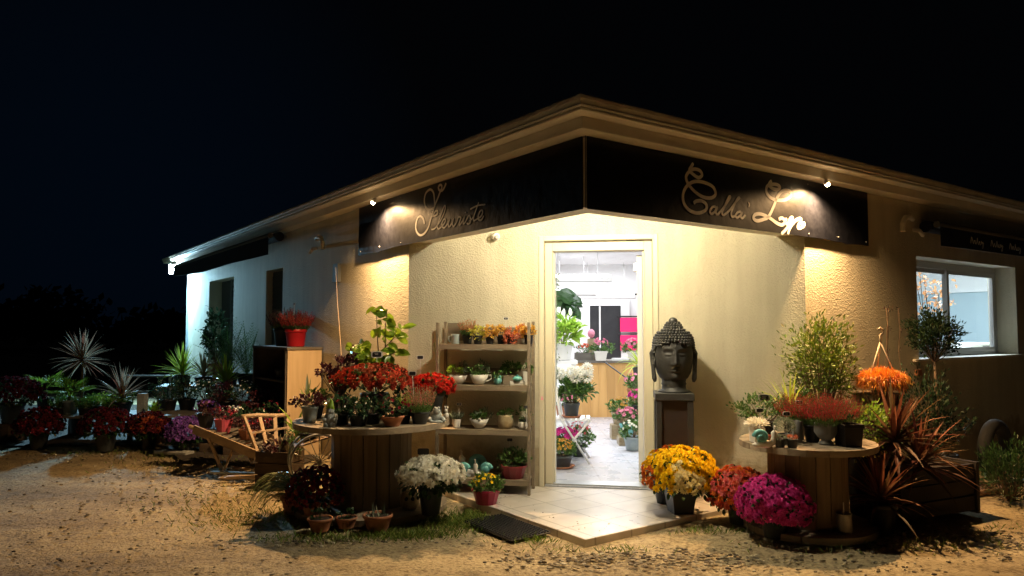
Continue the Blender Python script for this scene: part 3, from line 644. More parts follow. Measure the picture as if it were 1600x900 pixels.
a = MB(); a.bar((-.15, 0, -.02), (-.15, 0, .12), .02, .02); a.bar((.15, 0, -.02), (.15, 0, .12), .02, .02); a.bar((-.15, 0, .12), (.15, 0, .12), .02, .02); a.bar((0, 0, .12), (.1, .1, .18), .03, .02); a.build('bracket', 'metal', r)
# motion sensor
p = FC.p(.80, 0, 0); pz = zat(371, p.y)
r = thing('motion_sensor', 'small white motion sensor high on the wall left of the doorway', 'sensor', FC.p(.80, .0, pz)); 
a = MB(); a.box(-.03, .03, -.02, .02, -.02, .04); a.tube([(0, -.01, .01), (.02, -.09, -.005)], .033, 12); bevel(a.build('housing', 'white', r), .005)
a = MB(); a.sphere((.022, -.10, -.01), .022, seg=10, rings=6); a.build('lens', 'whitecer', r)

# ------------------------------------------------------------------ awnings
def awning(label, fr, t0, t1, n, ztop, zbot, wave):
    r = thing('awning', label, 'awning', fr.p((t0+t1)/2, n, ztop), 0, 'rolled up awnings under the eaves')
    a = MB(); a.tube([fr.p(t0, n, ztop), fr.p(t1, n, ztop)], .032, 12); part(a, 'roller_bar', 'dkbar', r)
    a = MB(); a.tube([fr.p(t0+.05, n-.13, ztop-.0), fr.p(t1-.05, n-.13, ztop-.0)], .06, 12); part(a, 'rolled_cloth', 'navy', r)
    a = MB(); N = 60; k = 0
    for i in range(N+1):
        t = t0+.03+(t1-t0-.06)*i/N; zb = zbot+wave*math.sin(t*1.1)+wave*.3*math.sin(t*2.7)+(.06*max(0, (t-9)/2.3) if t0 > 5 else 0); nn = n+.02+.003*math.sin(t*3)
        a.v += [tuple(fr.p(t, nn-.003, zb)), tuple(fr.p(t, nn+.003, zb)), tuple(fr.p(t, n+.023, ztop)), tuple(fr.p(t, n+.017, ztop))]
    for i in range(N):
        b = i*4
        for u, v_ in ((0, 1), (1, 2), (2, 3), (3, 0)): a.f.append([b+u, b+v_, b+4+v_, b+4+u]); a.m.append(0)
    part(a, 'valance', 'navy', r)
    for t in (t0+.25, t1-.35):
        a = MB(); a.bar(fr.p(t, 0, ztop+.03), fr.p(t, n, ztop+.01), .04, .03); part(a, 'bracket', 'metal', r)
    return r
al = awning('rolled up navy awning under the eave of the left wing, towards the floodlight', FL, 5.6, 11.3, .28, 2.575, 2.335, .009)
ar = awning('rolled up black awning with faint script above the right window', FR, 4.35, 8.6, .2, 2.42, 2.22, .006)
# faint script on the right valance
words = [[(0, .0), (.01, .05), (.02, .085), (.035, .05), (.05, 0), (.06, .03), (.075, .05), (.08, .02), (.095, .0), (.11, .04), (.12, .085), (.125, .03), (.14, 0), (.155, .045), (.16, .01), (.175, 0), (.19, .05), (.20, .01), (.215, .04), (.225, .0), (.215, -.04), (.20, -.03), (.235, .03)]]
for wi, t in enumerate((4.98, 5.45, 5.92, 6.4)):
    a = MB(); pts = [(t+p.x*1.3, 2.275+p.y*.8) for p in cr_spline(words[0], 4)]; ribbon(a, FR, pts, .006, .238, .002); part(a, 'script', 'letter', ar)
def elbow(label, fr, t, z):
    r = thing('awning_crank_bracket', label, 'bracket', fr.p(t, 0, z))
    a = MB(); a.tube([fr.p(t+.16, .04, z+.03), fr.p(t+.08, .05, z+.045), fr.p(t, .05, z+.03), fr.p(t-.05, .05, z-.03), fr.p(t-.06, .05, z-.11)], .026, 10); part(a, 'arm', 'trim', r)
    a = MB(); a.tube([fr.p(t+.25, 0, z-.06), fr.p(t+.25, .06, z-.08), fr.p(t+.32, .06, z-.12)], .02, 8); part(a, 'hook', 'trim', r)
elbow('curved metal awning bracket on the left wing wall beside the awning end', FL, 4.50, 2.42); elbow('curved metal awning bracket on the right wing wall above the window corner', FR, 4.05, 2.45)
# crank handle box with hanging cord on left wall
r = thing('wall_box', 'small grey wall box with a thin cord hanging from it on the left wing', 'wall box', FL.p(4.05, 0, 1.95))
a = MB(); a.boxf(FL, 4.02, 4.16, .0, .04, 1.92, 2.12); part(a, 'box', 'shutter', r)
a = MB(); a.tube([FL.p(4.05, .05, 2.08), FL.p(3.99, .05, 1.7), FL.p(3.90, .04, 1.2), FL.p(3.85, .05, .9)], .0035, 6); part(a, 'cord', 'hook', r)

# ================================================================== PLANT / POT BUILDERS
def pot(root, r=.1, h=.15, mt='dkpot', taper=.75, rim=True, soil=True, seg=24, rip=0, ripn=0, name='pot', z=0, square=False):
    a = MB(); rb = r*taper
    if square: seg = 4
    ph = math.pi/4 if square else 0; q = 1.3 if square else 1
    prof = [(rb*q, 0), (rb*q*1.01, .005)]+([(r*.97*q, h*.82), (r*1.05*q, h*.83), (r*1.05*q, h)] if rim else [(r*q, h)])+[(r*.93*q, h), (r*.90*q, h*.86)]
    a.lathe([(x, z+y) for x, y in prof], seg=seg, rip=rip, ripn=ripn, phase=ph); o = a.build(name, mt, root, smooth=False)
    if not square and not rip:
        for p in o.data.polygons: p.use_smooth = True
        o.data.polygons[len(o.data.polygons)-1].use_smooth = False
        bevel(o, .002, 1)
    if soil:
        s = MB(); s.lathe([(r*.9*q, z+h*.80), (r*.9*q, z+h*.87), (r*.4*q, z+h*.92)], seg=seg, phase=ph); s.build('soil', 'soil', root, smooth=True)
    return o
def petal_flower(mb, p, nrm, s, mi, rings=((8, .25), (6, .9)), wd=.42):
    nrm = nrm.normalized(); a = nrm.orthogonal().normalized(); b = nrm.cross(a); a0 = R.uniform(0, 6)
    for ri, (n, tilt) in enumerate(rings):
        for j in range(n):
            t = a0+ri*.4+2*math.pi*j/n; d = (a*math.cos(t)+b*math.sin(t))+nrm*(tilt+R.uniform(-.15, .15))
            L = s*(1-.22*ri)*R.uniform(.85, 1.1); mb.dia(p+nrm*s*.05*ri, d, L, s*wd, mi, up=nrm, fold=-.12)
def dome(root, r, hz, zc, nf, fs, petals, fol='g2', nl=220, leafL=.05, el0=-12, zone=None, detail=True, asym=(1, 1)):
    """chrysanthemum dome; petals list of materials"""
    fo = MB(); bl = MB(); ph1 = R.uniform(0, 6)
    for _ in range(int(nf*.12)):
        d = rdir(-15, 80); p = V((d.x*r*asym[0], d.y*r*asym[1], zc+d.z*hz))*1.0; fo.oval(p-V((0, 0, .012)), d+rdir()*.6, leafL*R.uniform(.6, 1), leafL*.5, 0)
    for _ in range(nl):
        d = rdir(-45, 60); k = R.uniform(.55, .93); p = V((d.x*r*k*asym[0], d.y*r*k*asym[1], zc+d.z*hz*k*(1 if d.z > 0 else .9)))
        fo.oval(p, d+rdir()*.7, leafL*R.uniform(.7, 1.2), leafL*.55, 0)
    for _ in range(18):
        a = R.uniform(0, 6.3); fo.tube([(0, 0, zc-hz*.9), (math.cos(a)*r*.6, math.sin(a)*r*.6, zc)], .004, 4)
    # even spread of flowers: sunflower spiral over the cap
    for i in range(nf):
        s = math.sin(rad(el0))+(1-math.sin(rad(el0)))*(i+.5)/nf; e = math.asin(min(1, max(-1, s+R.uniform(-.02, .02)))); a = i*2.39996+R.uniform(-.12, .12)
        d = V((math.cos(a)*math.cos(e), math.sin(a)*math.cos(e), math.sin(e)))
        if R.random() < .05: continue
        lum = 1+.05*math.sin(a*3+ph1)*math.cos(e)+.045*math.sin(a*5+e*6+ph1*2)+R.uniform(-.09, .07)
        p = V((d.x*r*lum*asym[0], d.y*r*lum*asym[1], zc+d.z*hz*lum))
        mi = zone(p, d) if zone else 0
        if mi is None: continue
        petal_flower(bl, p, d+rdir()*.3, fs*R.uniform(.8, 1.15), mi, ((9, .18), (8, .55), (5, 1.4)) if detail else ((6, .3), (4, 1.1)), .52 if detail else .7)
    fo.build('foliage', fol, root); return bl.build('blooms', petals, root)
def mum(label, px, Y, rpx, petals, z=0, hr=.8, nf=190, fs=.026, potr=None, poth=None, potm='dkpot', group='potted chrysanthemums', name='chrysanthemum', el0=-12, zone=None, detail=True, loc=None, fol='g2', nl=220, cat='flower pot plant', square=False):
    p = loc or at(px, Y, z); r = rpx/1150*Y; pr = potr or r*.42; ph = poth or r*.75
    root = thing(name, label, 'chrysanthemum', p, R.uniform(0, .5), group)
    pot(root, pr, ph, potm, square=square)
    dome(root, r, r*hr, ph+r*.28, nf, fs, petals, fol, nl, el0=el0, zone=zone, detail=detail); return root
def shrub(root, c, rr, n, L, W, mt, stems=14, base=(0, 0, 0), wood='twig', kind='dia', stem=True, upb=.4, clumps=40, name='foliage', shell=.45, trunk=None):
    mb = MB(); wb = MB(); c = V(c); base = V(base)
    tips = []
    for i in range(clumps):
        d = rdir(-60, 90); k = shell+(1-shell)*R.random()**.6; q = c+V((d.x*rr[0], d.y*rr[1], d.z*rr[2]))*k*R.uniform(.85, 1.12); tips.append((q, d))
    for i, (q, d) in enumerate(tips):
        if i < stems*2: 
            mid = base.lerp(q, .5)+V((0, 0, -.02)); wb.tube([base, mid, q], [.005, .003, .0015], 4)
        for _ in range(int(n/clumps)):
            o = q+V((R.gauss(0, rr[0]*.13), R.gauss(0, rr[1]*.13), R.gauss(0, rr[2]*.15))); dd = d*.8+V((0, 0, upb))+rdir()*.8
            getattr(mb, kind)(o, dd, L*R.uniform(.7, 1.25), W*R.uniform(.8, 1.2), 0)
    f = mb.build(name, mt, root)
    if stem: wb.build('stems', wood, root)
    return f
def rosette(root, c, n, L, W, mt, el=(0, 85), droop=.9, seg=7, name='leaves', jl=.25, fold=.2):
    mb = MB()
    for i in range(n):
        a = i*2.39996+R.uniform(-.3, .3); t = (i+.5)/n; e = rad(el[0]+(el[1]-el[0])*t+R.uniform(-8, 8)); 
        mb.strap(V(c)+V((0, 0, t*.02)), (math.cos(a)*math.cos(e), math.sin(a)*math.cos(e), math.sin(e)), L*R.uniform(1-jl, 1+jl*.5), W*R.uniform(.8, 1.15), droop*(1-.5*t)*R.choice((.5, .8, 1, 1, 1.3, 2.2)), seg, 0, fold)
    return mb.build(name, mt, root)
def fronds(root, c, n, L, mt, el=(20, 75), droop=1.2, pin=16, pl=.09, name='fronds'):
    mb = MB()
    for i in range(n):
        a = i*2.39996; e = rad(el[0]+(el[1]-el[0])*(i+.5)/n); d = V((math.cos(a)*math.cos(e), math.sin(a)*math.cos(e), math.sin(e))); p = V(c); l = L*R.uniform(.8, 1.1); st = l/pin
        for j in range(pin):
            t = j/pin; q = p+d*st; mb.strap(p, d, st*1.05, .006, 0, 1)
            sd = d.cross(V((0, 0, 1))).normalized(); k = math.sin(math.pi*(.12+.88*t))*.9+.15
            for s in (-1, 1): mb.dia(p, sd*s+d*.6+V((0, 0, .25)), pl*k, .011, 0, up=V((0, 0, 1)))
            p = q; d = (d+V((0, 0, -1))*droop*st*(1+t)).normalized()
    return mb.build(name, mt, root)
def spikes(root, c, r, n, h, mts, spread=.5, gf=.45, sz=.012, wd=.5, name='blooms', gname='foliage', gm='g1', bead=13):
    b = MB(); gm_ = MB(); c = V(c)
    for _ in range(n):
        a = R.uniform(0, 6.3); k = math.sqrt(R.random()); o = c+V((math.cos(a)*r*k*.75, math.sin(a)*r*k*.75, 0)); d = V((math.cos(a)*k*spread, math.sin(a)*k*spread, 1)).normalized(); l = h*R.uniform(.7, 1.08)*(1-.25*k*k)
        nb = bead+6
        for j in range(nb):
            t = (j+.5)/nb; p = o+d*l*t; e = rdir(-10, 60)+d*.6
            if t < gf: gm_.dia(p, e, sz*1.3, sz*.35, 0)
            else: b.dia(p, e, sz*(1.25-t*.7), sz*wd, 0)
        gm_.tube([o, o+d*l], [.0018, .001], 3)
    gm_.build(gname, gm, root); return b.build(name, mts, root)
def tagsign(label, base, h=.12, lean=0, rz=0, w=.055, marks=3, group='price tags on sticks', rim=True, black=True):
    r = thing('price_tag', label, 'price tag', base, rz, group)
    a = MB(); a.bar((0, 0, 0), (lean, 0, h), .006, .004); a.build('stick', 'tagrim', r)
    hh = w*.55
    def rr(mb, s, y0, y1):
        pr = []
        for cx, cy, a0 in ((1, 1, 0), (-1, 1, 90), (-1, -1, 180), (1, -1, 270)):
            for k in range(4): t = rad(a0+k*30); pr.append((lean+cx*w*.32*s+w*.18*s*math.cos(t), h+cy*hh*.28*s+hh*.22*s*math.sin(t)))
        n = len(pr); mb.add([(x, y0, z) for x, z in pr]+[(x, y1, z) for x, z in pr], [list(range(n)), list(range(n, 2*n))[::-1]]+[[i, n+i, n+(i+1) % n, (i+1) % n] for i in range(n)])
    a = MB(); rr(a, 1, -.002, .002); a.build('label_rim', 'tagrim' if rim else 'tag', r)
    a = MB(); rr(a, .76, -.0035, -.0022); a.build('label_face', 'tag', r)
    a = MB()
    for k in range(marks):
        z = h+hh*(.17-.17*k); ww = w*(.2-.04*(k % 2)); a.box(lean-ww, lean+ww*R.uniform(.5, 1), -.0045, -.0037, z, z+hh*.045)
    a.build('chalk_marks', 'tagrim', r)
    return r
#@@OBJECTS
# ================================================================== OBJECTS
FG = 1  # seed marker
def cyl_board_ring(mb, r, z0, z1, n, th=.02):
    for i in range(n):
        a0, a1 = 2*math.pi*i/n+.012, 2*math.pi*(i+1)/n-.012; k = []
        for z in (z0, z1):
            for rr, a in ((r, a0), (r, a1), (r-th, a1), (r-th, a0)): k.append((rr*math.cos(a), rr*math.sin(a), z))
        mb.box8([k[1], k[0], k[3], k[2], k[5], k[4], k[7], k[6]])
def disc_boards(mb, r, z0, z1, n, ang=0):
    # planks cut to a round disc
    c, s_ = math.cos(ang), math.sin(ang)
    for i in range(n):
        y0, y1 = -r+2*r*i/n+.002, -r+2*r*(i+1)/n-.002; pl = []
        K = 7
        for k in range(K+1):
            y = y0+(y1-y0)*k/K; pl.append((math.sqrt(max(0, r*r-y*y)), y))
        pl = pl+[(-x, y) for x, y in pl[::-1]]; m_ = len(pl); q = [(x*c-y*s_, x*s_+y*c) for x, y in pl]
        mb.add([(x, y, z0) for x, y in q]+[(x, y, z1) for x, y in q], [list(range(m_))[::-1], list(range(m_, 2*m_))]+[[j, (j+1) % m_, m_+(j+1) % m_, m_+j] for j in range(m_)])
def spool(label, loc, r, rc, z, n, rot):
    t = thing('cable_spool_table', label, 'table', loc, rot, 'cable spool tables')
    a = MB(); disc_boards(a, r, z-.042, z, 9, .5); a.build('top_disc', 'spooltop', t)
    a = MB(); disc_boards(a, r*.97, .0, .045, 9, .1); a.build('bottom_disc', 'spooltop', t)
    a = MB(); cyl_board_ring(a, rc, .046, z-.043, n); a.build('barrel', 'spool', t)
    a = MB()
    for i in range(4): q = i*math.pi/2+.4; a.tube([(r*.62*math.cos(q), r*.62*math.sin(q), z-.01), (r*.62*math.cos(q), r*.62*math.sin(q), z+.006)], .014, 8)
    a.build('bolts', 'metal', t)
    return t
LS = V((-1.11, 5.90, 0)); LZ = .69
RS = V((2.10, 5.30, 0)); RZ = .61
spool('large cable spool table left of the doorway crowded with red flowers', LS, .61, .315, LZ, 20, .3)
spool('smaller cable spool table right of the doorway holding rose heathers and a turquoise snail', RS, .46, .27, RZ, 17, .1)

# --- big chrysanthemums by the door
def zn(p, d):
    if d.z > .72 and d.y > .35: return 2
    if d.x < -.88 and d.z < .4: return 2
    a = d.x*1.0+d.y*.2
    if d.y < -.05 and -.42+.2*math.sin(d.z*9) < d.x < .22+.3*(.4-d.z)+.1*math.sin(d.z*14) and d.z < .42 and R.random() < .85: return 1
    if -.48 < d.x < -.22 and d.y < 0 and d.z < .68 and R.random() < .7: return 1
    return 0
root = mum('tricolour chrysanthemum of golden, cream and orange blooms on the tiles below the dark stone head', 1063, 5.62, 56, ['p_yellow', 'p_cream', 'p_orange'], z=.03, hr=.78, nf=520, fs=.030, potr=.105, poth=.185, zone=zn, el0=-16, square=True)
r_ = thing('flower_pot', 'black nursery pot half hidden behind the tricolour chrysanthemum', 'flower pot', at(1040, 5.92, .03)); pot(r_, .09, .17, 'blackpot'); shrub(r_, (0, 0, .26), (.1, .1, .1), 240, .035, .015, 'g2', 6, (0, 0, .15), clumps=14)
mum('coral and salmon chrysanthemum to the left of the magenta one', 1154, 5.42, 42, ['p_coral', 'p_pinksal', 'p_orange'], hr=.95, nf=380, fs=.028, zone=lambda p, d: 1 if d.x < -.35 and d.z > .1 and R.random() < .75 else (2 if R.random() < .3 else 0), poth=.15, el0=-22)
mum('big magenta chrysanthemum in front of the right spool table', 1212, 5.06, 53, ['p_magenta'], hr=.80, nf=520, fs=.029, poth=.15, el0=-25)
mum('large white chrysanthemum on the base of the left spool table', 673, 5.50, 50, ['p_white'], z=.046, hr=.62, nf=300, fs=.038, potr=.088, poth=.19, el0=4, fol='g2', nl=420)
mum('dark wine chrysanthemum in terracotta on the left edge of the spool base', 492, 5.50, 41, ['p_wine', 'p_rust'], z=.046, hr=.95, nf=260, fs=.024, potr=.10, poth=.10, potm='terra', el0=-20, zone=lambda p, d: R.choice((0, 0, 1)))

# --- tiles mat
r_ = thing('rubber_mat', 'black rubber mat with raised studs at the left edge of the tiled terrace', 'mat', T0+LD*.62+NL*.20+V((0, 0, .0)), math.atan2(LD.y, LD.x))
a = MB(); a.box(-.30, .30, -.17, .17, .0, .012); bevel(a.build('mat_base', 'rubber', r_), .004, 1)
a = MB()
for i in range(23):
    for j in range(13):
        x = -.285+i*.0259; y = -.155+j*.0258; a.lathe([(.009, .0115), (.0085, .019), (.005, .0215)], (x, y, 0), 7)
a.build('studs', 'rubber', r_, smooth=False)

# --- stone head on pedestal
r_ = thing('pedestal', 'dark square open framed pedestal carrying the stone head right of the doorway', 'pedestal', at(1054, 6.02, .03), math.atan2(CD.y, CD.x)+.03)
hw = .145; ph_ = .865
a = MB()
for sx in (-1, 1):
    for sy in (-1, 1): a.box(min(sx*hw, sx*(hw-.045)), max(sx*hw, sx*(hw-.045)), min(sy*hw, sy*(hw-.045)), max(sy*hw, sy*(hw-.045)), 0, ph_-.06)
a.box(-hw, hw, -hw, hw, -.0, .03); bevel(a.build('frame', 'pedestal', r_), .003, 1)
a = MB(); a.box(-hw-.008, hw+.008, -hw-.008, hw+.008, ph_-.058, ph_); bevel(a.build('top_plate', 'pedestal', r_), .004, 1)
a = MB(); q = hw-.03; a.box(-q, q, -q, q, .031, ph_-.061); a.build('inset_panel', 'pedin', r_)
hd_ = thing('stone_statue', 'dark grey stone head with rows of curls and a topknot resting on the pedestal', 'sculpture', at(1053, 6.02, .03+ph_), rad(-6))
def head():
    mb = MB(); NU, NV = 96, 84; H = .40
    def gs(x, s): return math.exp(-(x/s)**2)
    for j in range(NV+1):
        t = j/NV; z = t*H
        # half widths (x) and depths (y) by height: chin .. crown
        wx = [(0, .055), (.03, .082), (.09, .108), (.18, .126), (.30, .138), (.45, .144), (.60, .144), (.72, .140), (.84, .128), (.93, .098), (1, .05)]
        def itp(tb, x):
            for (x0, y0), (x1, y1) in zip(tb, tb[1:]):
                if x <= x1: k = (x-x0)/(x1-x0); k = k*k*(3-2*k)*.4+k*.6; return y0+(y1-y0)*k
            return tb[-1][1]
        a_ = itp(wx, t); b_ = itp([(0, .06), (.03, .085), (.1, .108), (.25, .122), (.45, .135), (.65, .142), (.8, .132), (.93, .085), (1, .03)], t)
        for i in range(NU):
            u = 2*math.pi*i/NU; ang = ((u+math.pi/2+math.pi) % (2*math.pi))-math.pi   # 0 facing -y
            # superellipse, flatter face
            cx, cy = math.cos(u), math.sin(u); e = 2.06
            k = (abs(cx)**e+abs(cy)**e)**(-1/e); x = a_*cx*k; y = b_*cy*k
            fr_ = 0
            if y < 0:
                hx = x/.13; hz = t
                nose = .044*gs(hx, .105+.22*(.52-hz if hz < .52 else 0))*max(0, min(1, (.60-hz)/.24))*(1 if hz > .335 else gs(hz-.335, .022))
                nose += .010*gs(abs(hx)-.16, .07)*gs(hz-.35, .03)
                bridge = .007*gs(hx, .09)*gs(hz-.56, .05)
                brow = .0055*gs(hz-(.590+.035*math.cos(min(1.6, abs(abs(hx)-.42)*3))), .022)*gs(abs(hx)-.40, .30)
                sock = -.013*gs(abs(hx)-.40, .22)*gs(hz-.535, .05)
                lid = .012*gs(abs(hx)-.40, .19)*gs(hz-.52, .030)
                slit = -.006*gs(abs(hx)-.40, .17)*gs(hz-(.498-.02*gs(abs(hx)-.40, .12)), .007)
                cheek = .008*gs(abs(hx)-.45, .25)*gs(hz-.32, .12)
                lipu = .013*gs(hx, .20)*gs(hz-(.262+.01*gs(abs(hx)-.08, .06)), .016); lipl = .015*gs(hx, .16)*gs(hz-.222, .018)
                lips = -.010*gs(hx, .24)*gs(hz-(.242+.012*(hx*4)**2*.3), .007)
                under = -.007*gs(hx, .2)*gs(hz-.185, .018); chin = .012*gs(hx, .22)*gs(hz-.09, .06); phil = -.003*gs(hx, .05)*gs(hz-.3, .03)
                crease = -.004*gs(abs(hx)-.27, .03)*gs(hz-.27, .05)
                urna = .005*gs(hx, .045)*gs(hz-.655, .018)
                fr_ = nose+bridge+brow+sock+lid+slit+cheek+lipu+lipl+lips+under+chin+phil+crease+urna
            y -= fr_
            mb.v.append((x, y, .075+z))
    for j in range(NV):
        for i in range(NU):
            a0, b0 = j*NU+i, j*NU+(i+1) % NU; mb.f.append([a0, b0, b0+NU, a0+NU]); mb.m.append(0)
    mb.f.append([i for i in range(NU)][::-1]); mb.f.append([NV*NU+i for i in range(NU)]); mb.m += [0, 0]
    # neck
    mb.lathe([(.118, 0), (.116, .012), (.092, .02), (.088, .05), (.094, .062), (.088, .075), (.092, .10), (.088, .13)], seg=40)
    return mb
HS = 1.08
o = head().build('head', 'buddha', hd_, smooth=True); o.scale = (HS, HS, HS)
a = MB()   # curls: rows round the skull with a hairline above the forehead
def hairw(t):
    for (x0, y0), (x1, y1) in zip(((.45, .146), (.60, .151), (.72, .149), (.84, .138), (.93, .112), (1.0, .072)), ((.60, .151), (.72, .149), (.84, .138), (.93, .112), (1.0, .060), (1.01, .06))):
        if t <= x1: return y0+(y1-y0)*(t-x0)/(x1-x0)
    return .06
row = 0; t = .36
while t < 1.0:
    w_ = hairw(max(t, .45)); circ = 2*math.pi*w_; n = int(circ/.0235)
    for i in range(n):
        u = 2*math.pi*(i+.5*(row % 2))/n; s_ = math.sin(u)
        if s_ < -.25 and t < .765-.05*abs(math.cos(u))*2.6: continue
        if s_ < .12 and t < .50+.1*abs(s_): continue
        a.sphere((w_*math.cos(u), w_*math.sin(u)*1.0, .075+t*.40), .0128, seg=8, rings=5, sz=.9)
    row += 1; t += .047
z0 = .075+.40*.985; k = 0
for rr in (.070, .064, .056, .044):
    n = max(6, int(2*math.pi*rr/.0215))
    for i in range(n): u = 2*math.pi*(i+.5*(k % 2))/n; a.sphere((rr*math.cos(u), rr*math.sin(u), z0+k*.0165), .0115, seg=8, rings=5)
    k += 1
o = a.build('curls', 'buddha', hd_, smooth=True); o.scale = (HS, HS, HS)
a = MB(); a.sphere((0, 0, z0+.062), .034, sz=.85, seg=16, rings=10); a.lathe([(.066, -.02), (.062, .02), (.048, .045), (.022, .06)], (0, 0, z0), 20); a.lathe([(.138, 0), (.13, .05), (.10, .09), (.06, .115)], (0, 0, .075+.4*.70), 30)
o = a.build('topknot', 'buddha', hd_, smooth=True); o.scale = (HS, HS, HS)
for sx in (-1, 1):
    a = MB(); pts = [(sx*.138, .0, .30), (sx*.152, -.005, .315), (sx*.160, .0, .29), (sx*.158, -.008, .24), (sx*.154, -.02, .19), (sx*.150, -.03, .14), (sx*.146, -.035, .10), (sx*.142, -.03, .078)]
    a.tube(pts, [.012, .018, .020, .017, .016, .017, .019, .010], 10); a.tube([(sx*.140, -.03, .255), (sx*.150, -.035, .21), (sx*.14, -.04, .18)], [.006, .010, .006], 8)
    o = a.build('ear', 'buddha', hd_, smooth=True); o.scale = (HS, HS, HS)

# --- four tier shelf left of the doorway
SHX = FC.p(.385, .0, 0); shr = thing('wooden_shelf', 'grey brown wooden shelf of four tiers against the wall left of the doorway', 'shelf', (SHX.x, SHX.y, .0), math.atan2(CD.y, CD.x))
# local: x along wall, -y outwards
SW = .765; SD0, SD1 = .06, .36
tiers = [.15, .56, .93, 1.275]
for i, z in enumerate(tiers):
    a = MB()
    for k in range(3): y1 = -SD0-.1*k; a.box(0, SW, y1-.096, y1, z-.022, z)
    a.box(0, SW, -SD1-.012, -SD1+.001, z-.042, z+.001)
    a.build('shelf_board', 'shelfw', shr)
for x in (-.022, SW):
    for y in (-SD1, -SD0-.03):
        a = MB(); a.box(x, x+.022, y-.018, y+.018, 0, 1.46 if y < -.3 else 1.47); a.build('post', 'shelfw', shr)
a = MB(); a.box(0, .0+.14, -SD0+.004, -SD0+.02, 1.30, 1.46); a.box(.15, SW, -SD0+.004, -SD0+.02, 1.28, 1.42); a.build('back_board', 'shelfw', shr)
for z in (.05, 1.0): 
    a = MB(); a.box(0, SW, -SD0+.004, -SD0+.018, z, z+.06); a.build('back_board', 'shelfw', shr)
shM = Matrix.Rotation(math.atan2(CD.y, CD.x), 4, 'Z')
def onshelf(px, tier, dep=.22):
    """a spot on a tier under bearing px"""
    for k in range(200):
        t = k*.004; p = V((SHX.x, SHX.y, 0))+CD*t+NC*dep; z = tiers[tier]+.001
        X = 800+p.x/(p.y*CP+(z-CH)*SP)*1150
        if X >= px: break
    return V((p.x, p.y, z))
G4 = 'pots on the wooden shelf'
def sthing(name, label, cat, px, tier, dep=.22, g=G4, rz=0): return thing(name, label, cat, onshelf(px, tier, dep), rz, g)
# tier 4 (top)
r_ = sthing('mug', 'blue grey enamel mug at the left end of the top tier', 'mug', 711, 3, .30); a = MB(); a.lathe([(.030, 0), (.034, .01), (.032, .07), (.036, .085), (.033, .085), (.028, .012)], seg=20); a.build('mug_body', 'bluepot', r_, True)
a = MB(); a.tube([(-.03, 0, .07), (-.055, 0, .065), (-.06, 0, .04), (-.05, 0, .02), (-.03, 0, .015)], .004, 6); a.build('handle', 'bluepot', r_, True)
r_ = sthing('heather_pot', 'tall orange pink heather in a dark pot, left on the top tier', 'heather', 730, 3, .16); pot(r_, .045, .08, 'dkpot'); spikes(r_, (0, 0, .07), .07, 60, .16, 'rustfol', .5, .35, .016, .4)
r_ = sthing('bedding_plant', 'yellow leaved trailing plant on the top tier', 'plant pot', 746, 3, .27); pot(r_, .042, .075, 'blackpot'); shrub(r_, (0, 0, .09), (.065, .065, .06), 420, .022, .012, 'ylwfol', 4, (0, 0, .06), clumps=26)
for px, mt, lb, dp in ((765, 'ochre', 'ochre leaved plant in the middle of the top tier', .24), (783, 'ochre', 'yellow and orange plant just left of the rust pink one on the top tier', .2), (797, 'rustfol', 'rust pink trailing plant hanging over the edge of the top tier', .31), (813, 'succ', 'bright orange plant in a white pot on the top tier', .22), (826, 'ochre', 'small orange tuft at the right end of the top tier', .26)):
    r_ = sthing('bedding_plant', lb, 'plant pot', px, 3, dp); pot(r_, .04, .078, 'whitecer' if px == 813 else 'blackpot')
    shrub(r_, (0, 0, .095 if px != 797 else .055), (.062, .06, .055 if px != 797 else .08), 460, .024, .010, mt, 4, (0, 0, .06), clumps=26)
tagsign('pale price tag standing among the orange plants on the top tier', onshelf(790, 3, .15), .22, w=.045)
# tier 3
r_ = sthing('bowl_planter', 'white bowl of green and silver leaves at the left of the third tier', 'planter', 716, 2, .24); a = MB(); a.lathe([(.03, 0), (.06, .03), (.078, .075), (.073, .075), (.05, .03)], seg=26); a.build('bowl', 'whitecer', r_, True); shrub(r_, (-.03, 0, .11), (.07, .05, .045), 260, .026, .014, 'g3', 4, (0, 0, .05), clumps=16); shrub(r_, (.035, 0, .13), (.06, .05, .06), 260, .024, .012, 'g4', 4, (0, 0, .05), clumps=16, name='silver_foliage')
r_ = sthing('cup_planter', 'big white cup planter with a handle in the middle of the third tier', 'planter', 748, 2, .27); a = MB(); a.lathe([(.035, 0), (.055, .02), (.082, .085), (.077, .085), (.04, .02)], seg=26); a.build('cup', 'whitecer', r_, True)
a = MB(); a.tube([(.07, 0, .075), (.105, 0, .078), (.105, 0, .05), (.075, 0, .03), (.055, 0, .025)], .006, 8); a.build('handle', 'whitecer', r_, True); shrub(r_, (-.02, 0, .115), (.085, .06, .045), 300, .028, .014, 'g1', 4, (0, 0, .05), clumps=18); shrub(r_, (.03, .02, .14), (.06, .05, .06), 260, .026, .010, 'g4', 4, (0, 0, .05), clumps=16, name='silver_foliage')
r_ = sthing('frog_planter', 'small turquoise and green ceramic frog planter on the third tier', 'planter', 777, 2, .28); a = MB(); a.sphere((0, 0, .035), .036, seg=16, rings=10, sz=.95); a.sphere((-.018, -.022, .07), .011); a.sphere((.018, -.022, .07), .011); a.build('pot_body', 'teal', r_, True); shrub(r_, (0, 0, .08), (.05, .04, .03), 160, .022, .012, 'g1', 4, (0, 0, .05), clumps=12)
